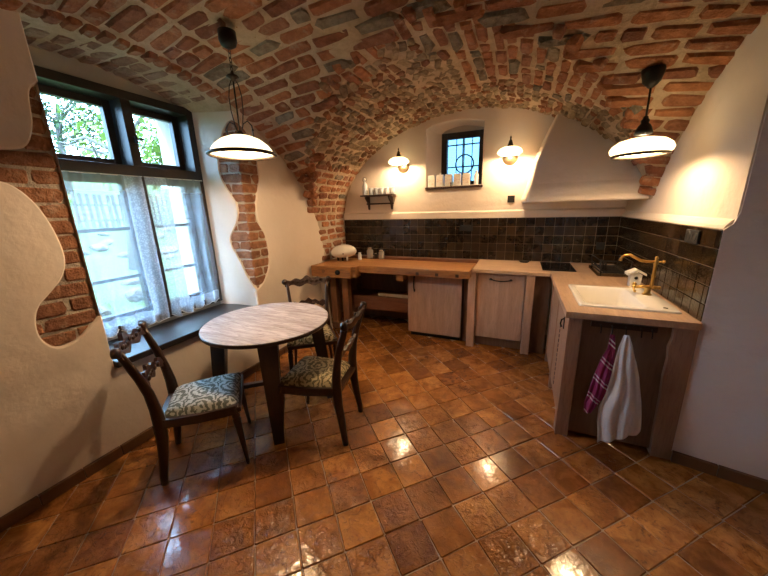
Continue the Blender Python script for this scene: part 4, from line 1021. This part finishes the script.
# ------------------------------------------------------------------ chairs
def make_chair(label, loc, rz, fabric):
    t = thing('dining_chair', label, 'chair', (loc[0], loc[1], 0), rz, 'chairs around the round table')
    ST_, HW, HB = .43, .225, .18         # seat rail top, half widths
    path = [(-.240, 0), (-.234, .06), (-.218, .18), (-.203, .30), (-.198, .41), (-.202, .50), (-.215, .60), (-.238, .70), (-.270, .80), (-.292, .87)]
    for s in (-1, 1):
        m = MB(); P = [Vector((s*(HB - .008 + (.02 if z > .6 else 0)*(z-.6)/.26 + (.012 if z < .1 else 0)), y, z)) for y, z in path]
        m.tube(P, [.017, .019, .023, .027, .030, .027, .023, .021, .019, .018], 8, flat=(.78, 1.15)); m.build('back_post', M['dark'], t)
        # turned front leg
        x0, y0 = s*(HW-.03), .19; x1, y1 = s*(HW-.015), .225
        hs = [(0, .010), (.02, .013), (.04, .011), (.12, .014), (.25, .020), (.33, .0235), (.345, .018), (.355, .025), (.37, .018), (.385, .026), (.43, .026)]
        m = MB(); m.tube([(x1+(x0-x1)*h/.43, y1+(y0-y1)*h/.43, h) for h, r in hs], [r for h, r in hs], 12); m.build('leg', M['dark'], t)
        # side rail
        m = MB(); a = Vector((s*(HB-.008), -.20, ST_-.03)); b_ = Vector((s*(HW-.02), .205, ST_-.03))
        m.tube([a, (a+b_)/2+Vector((s*.01, 0, -.004)), b_], .033, 4, flat=(.55, 1.15), smooth=False); m.build('side_rail', M['dark'], t)
    MB().tube([(-HW+.01, .205, ST_-.03), (HW-.01, .205, ST_-.03)], .033, 4, flat=(1.15, .6), smooth=False).build('front_rail', M['dark'], t)
    MB().tube([(-HB, -.20, ST_-.035), (HB, -.20, ST_-.035)], .03, 4, flat=(1.1, .6), smooth=False).build('back_rail', M['dark'], t)
    # cushion
    def cush(u, v):
        uu, vv = u*2-1, v*2-1
        hw = (HB-.01) + (HW-.012-HB+.01)*(v); e = (1-abs(uu)**5)*(1-abs(vv)**5)
        sx = uu*(1-.02*abs(vv)**6); return (hw*sx, -.188+.405*v, ST_-.012+.055*(e**.45 if e > 0 else 0))
    m = MB(); m.grid(cush, 18, 18); m.build('cushion', fabric, t)
    # top rail: crested, carved, curved backwards
    def board(zc, half, outline, thick, bow, yb, tilt, name):
        m = MB(); n = 28; V = []; 
        for i in range(n+1):
            u = -1+2*i/n; x = u*half; lo, hi = outline(u); yy_ = yb - bow*(1-u*u)
            for (dz, dy) in ((lo, -thick), (lo, thick), (hi, thick), (hi, -thick)):
                V.append((x, yy_+dy - dz*tilt, zc+dz))
        Fc = []
        for i in range(n):
            for k in range(4): Fc.append((i*4+k, i*4+(k+1) % 4, (i+1)*4+(k+1) % 4, (i+1)*4+k))
        Fc += [(0, 1, 2, 3), tuple(n*4+k for k in (3, 2, 1, 0))]
        m.add(V, Fc); return m.build(name, M['dark'], t)
    top = board(.868, .215, lambda u: (-.032+.012*math.cos(3*PI*u)*(abs(u) < .9), .026+.020*math.exp(-(u/.22)**2)+.010*math.cos(4*PI*u)-.014*(abs(u) > .86)), .011, .024, -.292, .40, 'top_rail')
    for s in (-1, 1):
        MB().lathe([(0, -.017), (.026, -.017), (.030, 0), (.026, .017), (.012, .02), (0, .018)], 14, Matrix.Rotation(PI/2, 4, 'X'), (s*.212, -.294, .880)).build('scroll', M['dark'], top)
    for k in range(-3, 4):
        MB().sphere((k*.045, -.278-.024*(1-(k*.045/.215)**2)+.003, .875+.008*math.cos(k*2.1)), .017, 10, 6, (1.1, .45, .9)).build('carved_leaf', M['dark'], top)
    mid = board(.655, .172, lambda u: (-.020-.016*math.cos(2.5*PI*u)*(abs(u) < .8), .020+.024*math.exp(-(u/.35)**2)+.008*math.cos(5*PI*u)), .009, .020, -.225, .35, 'splat_rail')
    for k in range(-2, 3):
        MB().sphere((k*.045, -.235+.006*abs(k), .658), .018, 10, 6, (1.1, .45, .9)).build('carved_leaf', M['dark'], mid)
    return t
make_chair('dark carved chair with a grey-green damask seat, nearest the viewer by the left wall', (-1.805, 1.155), math.radians(-45), M['fab_a'])
make_chair('dark carved chair tucked behind the round table towards the workbench', (-1.756, 2.262), math.radians(218), M['fab_b'])
make_chair('dark carved chair with an olive damask seat, to the right of the round table', (-1.262, 1.668), math.radians(101), M['fab_b'])

# ------------------------------------------------------------------ towels
def towel(name, label, left, right, ymid, folds, mat, seed, depth=.018):
    """left/right: (z, x) polylines from the hook downwards"""
    rr = random.Random(seed); nv, nu = 40, 26
    def ev(pl, t):
        z0, z1 = pl[0][0], pl[-1][0]; z = z0+(z1-z0)*t
        for (a, xa), (b, xb) in zip(pl, pl[1:]):
            if (z <= a and z >= b): f = (a-z)/(a-b) if a != b else 0; return z, xa+(xb-xa)*f
        return z, pl[-1][1]
    m = MB()
    def fn(u, v):
        zl, xl = ev(left, v); zr, xr = ev(right, v)
        w_ = abs(xr-xl)
        d = (.004 + depth*min(1, v*1.6))*math.sin(u*folds*PI+seed+.7*math.sin(3*v+seed)) + .006*math.sin(11*v+4*u)
        return (xl+(xr-xl)*u, ymid - abs(d)*.9 - .012 - .02*min(1, v*2)*math.sin(PI*u), zl+(zr-zl)*u)
    m.grid(fn, nu, nv)
    o = m.build(name, mat, None, fix=False); tag(o, label, 'towel')
    so = o.modifiers.new('s', 'SOLIDIFY'); so.thickness = .005; so.offset = 1
    return o
TY = 2.15
towel('tea_towel', 'purple and white striped tea towel on the sink cabinet end panel', [(.79, .548), (.70, .545), (.65, .527), (.505, .492), (.43, .479), (.31, .462), (.24, .470)], [(.79, .568), (.70, .582), (.60, .590), (.45, .588), (.40, .578), (.34, .550), (.265, .518)], TY-.004, 3.2, M['towel_p'], 2, .012)
towel('bath_towel', 'white towel hanging long beside the purple one on the sink cabinet', [(.80, .612), (.72, .594), (.59, .580), (.40, .566), (.30, .545), (.20, .548), (.10, .562), (.045, .566)], [(.80, .636), (.73, .662), (.55, .714), (.39, .748), (.30, .760), (.215, .768), (.19, .766), (.165, .755)], TY-.012, 2.6, M['towel_w'], 5, .022)

# ------------------------------------------------------------------ outdoors
rb = random.Random(21)
def gz(x, y): 
    d = -3.2-x
    return .25 + .115*d + .05*math.sin(1.3*x+.7*y) + .04*math.sin(2.9*y+x) + (.06*max(0, d-9))
g = MB(); g.grid(lambda u, v: (-3.2-26*u*u, -10+26*v, gz(-3.2-26*u*u, -10+26*v)), 40, 60)
tag(g.build('ground', M['grass'], fix=False), 'grassy slope rising outside the large window', 'ground', kind='structure')
def rockm(k):
    r2 = random.Random(k); bm = bmesh.new(); bmesh.ops.create_icosphere(bm, subdivisions=2, radius=1)
    for v in bm.verts: v.co = Vector((v.co.x, v.co.y*.8, v.co.z*.55))*r2.uniform(.82, 1.15)
    me = bpy.data.meshes.new('boulder'); bm.to_mesh(me); bm.free(); me.materials.append(M['rock']); return me
rk = [rockm(k) for k in range(5)]
used = [(-6.3, 3.3, .5)]
for k in range(400):
    x = -4.4-6.0*rb.random(); f = (x+0.0)/-2.81
    yv = rb.uniform(1.0, 2.35)*f
    s_ = rb.uniform(.10, .30)
    if len(used) > 36 or any(math.hypot(x-a, yv-b_) < 1.5*(s_+c_) for a, b_, c_ in used): continue
    used.append((x, yv, s_)); o = link('boulder', rk[k % 5], None, (x, yv, gz(x, yv)+s_*.2), (rb.uniform(-.3, .3), rb.uniform(-.3, .3), rb.uniform(0, 6)), (s_, s_*rb.uniform(.7, 1.2), s_*rb.uniform(.6, 1)))
    tag(o, 'pale boulder scattered on the grass slope outside the large window', 'boulder', 'boulders outside the window')
fx = -11.5
f = thing('picket_fence', 'weathered picket fence on top of the slope outside the large window', 'fence', (fx, 7, gz(fx, 7)))
pk = MB().rbox((-.012, -.04, -.1), (.012, .04, .95), .004).mesh('picket', M['fence'])
for k in range(46):
    yv = 2.8+.16*k; link('picket', pk, f, (0, yv-7, gz(fx, yv)-gz(fx, 7)), (rb.uniform(-.03, .03), 0, 0))
for zz in (.25, .7): MB().tube([(-.03, 2.7-7, zz+gz(fx, 2.7)-gz(fx, 7)), (-.03, 10.2-7, zz+gz(fx, 10.2)-gz(fx, 7))], .03, 4, smooth=False).build('rail', M['fence'], f)
def tree(x, y, h, label, leaf, nleaf, cr, seed, trunk=.12):
    r2 = random.Random(seed); z0 = gz(x, y) if x < -3 else .2
    t = thing('tree', label, 'tree', (x, y, z0))
    tp = [(0, 0, -.1), (.08*h/5, .1, h*.25), (-.05, .25, h*.45), (.1, .4, h*.62)]
    MB().tube(tp, [trunk, trunk*.8, trunk*.6, trunk*.4], 8).build('trunk', M['bark'], t)
    ends = []
    for k in range(9):
        a = r2.uniform(0, 2*PI); st = Vector(tp[1]).lerp(Vector(tp[3]), r2.random()); L = r2.uniform(.5, 1)*cr
        e = st + Vector((math.cos(a)*L, math.sin(a)*L, r2.uniform(.1, .7)*L)); md = (st+e)/2 + Vector((r2.uniform(-.2, .2), r2.uniform(-.2, .2), .15))
        MB().tube([st, md, e], [trunk*.35, trunk*.22, trunk*.08], 6).build('branch', M['bark'], t); ends += [md, e]
    m = MB()
    for k in range(nleaf):
        c = r2.choice(ends) + Vector((r2.gauss(0, .35), r2.gauss(0, .35), r2.gauss(0, .3)))*cr*.6
        a = Vector((r2.uniform(-1, 1), r2.uniform(-1, 1), r2.uniform(-1, 1))).normalized(); b_ = a.cross(Vector((.3, .5, .8))).normalized(); s_ = r2.uniform(.05, .11)*(h/5)
        m.add([c-a*s_, c+b_*s_*.5, c+a*s_, c-b_*s_*.5], [(0, 1, 2, 3)])
    tag(m.build('foliage', leaf, t, fix=False), kind='stuff')
tree(-6.3, 3.3, 4.6, 'sparse bent tree close outside the upper left window light', M['leaf'], 330, 1.5, 4)
tree(-12.3, 8.2, 5.6, 'bright green leafy tree seen through the upper right window light', M['leaf'], 4200, 2.3, 9, .18)
tree(-20.5, 8.6, 6.5, 'darker leafy tree standing behind the picket fence', M['leaf2'], 3200, 2.5, 14, .18)
# hedge behind the small window
hm = MB(); r2 = random.Random(8)
hroot = thing('shrub', 'dense bluish green shrub close outside the small back window', 'shrub', (-1.0, 6.3, .3))
for k in range(5): MB().tube([(.25*(k-2), 0, -.1), (.25*(k-2)+r2.uniform(-.2, .2), .1, 1.0), (.3*(k-2), 0, 1.4)], [.03, .02, .01], 6).build('stem', M['bark'], hroot)
for k in range(500):
    c = Vector((r2.uniform(-1.4, 1.2), r2.gauss(0, .25), r2.uniform(.1, 1.55))); a = Vector((r2.uniform(-1, 1), r2.uniform(-1, 1), r2.uniform(-.2, 1.5))).normalized(); b_ = a.cross(Vector((.3, .5, .8))).normalized(); s_ = r2.uniform(.05, .12)
    hm.add([c-a*s_, c+b_*s_*.35, c+a*s_, c-b_*s_*.35], [(0, 1, 2, 3)])
tag(hm.build('foliage', M['leaf2'], hroot, fix=False), kind='stuff')
tag(MB().box((-6, YB+.62, -.4), (4, 14, .28)).build('yard_ground', M['grass']), 'level grass behind the house outside the small window', 'ground', kind='structure')
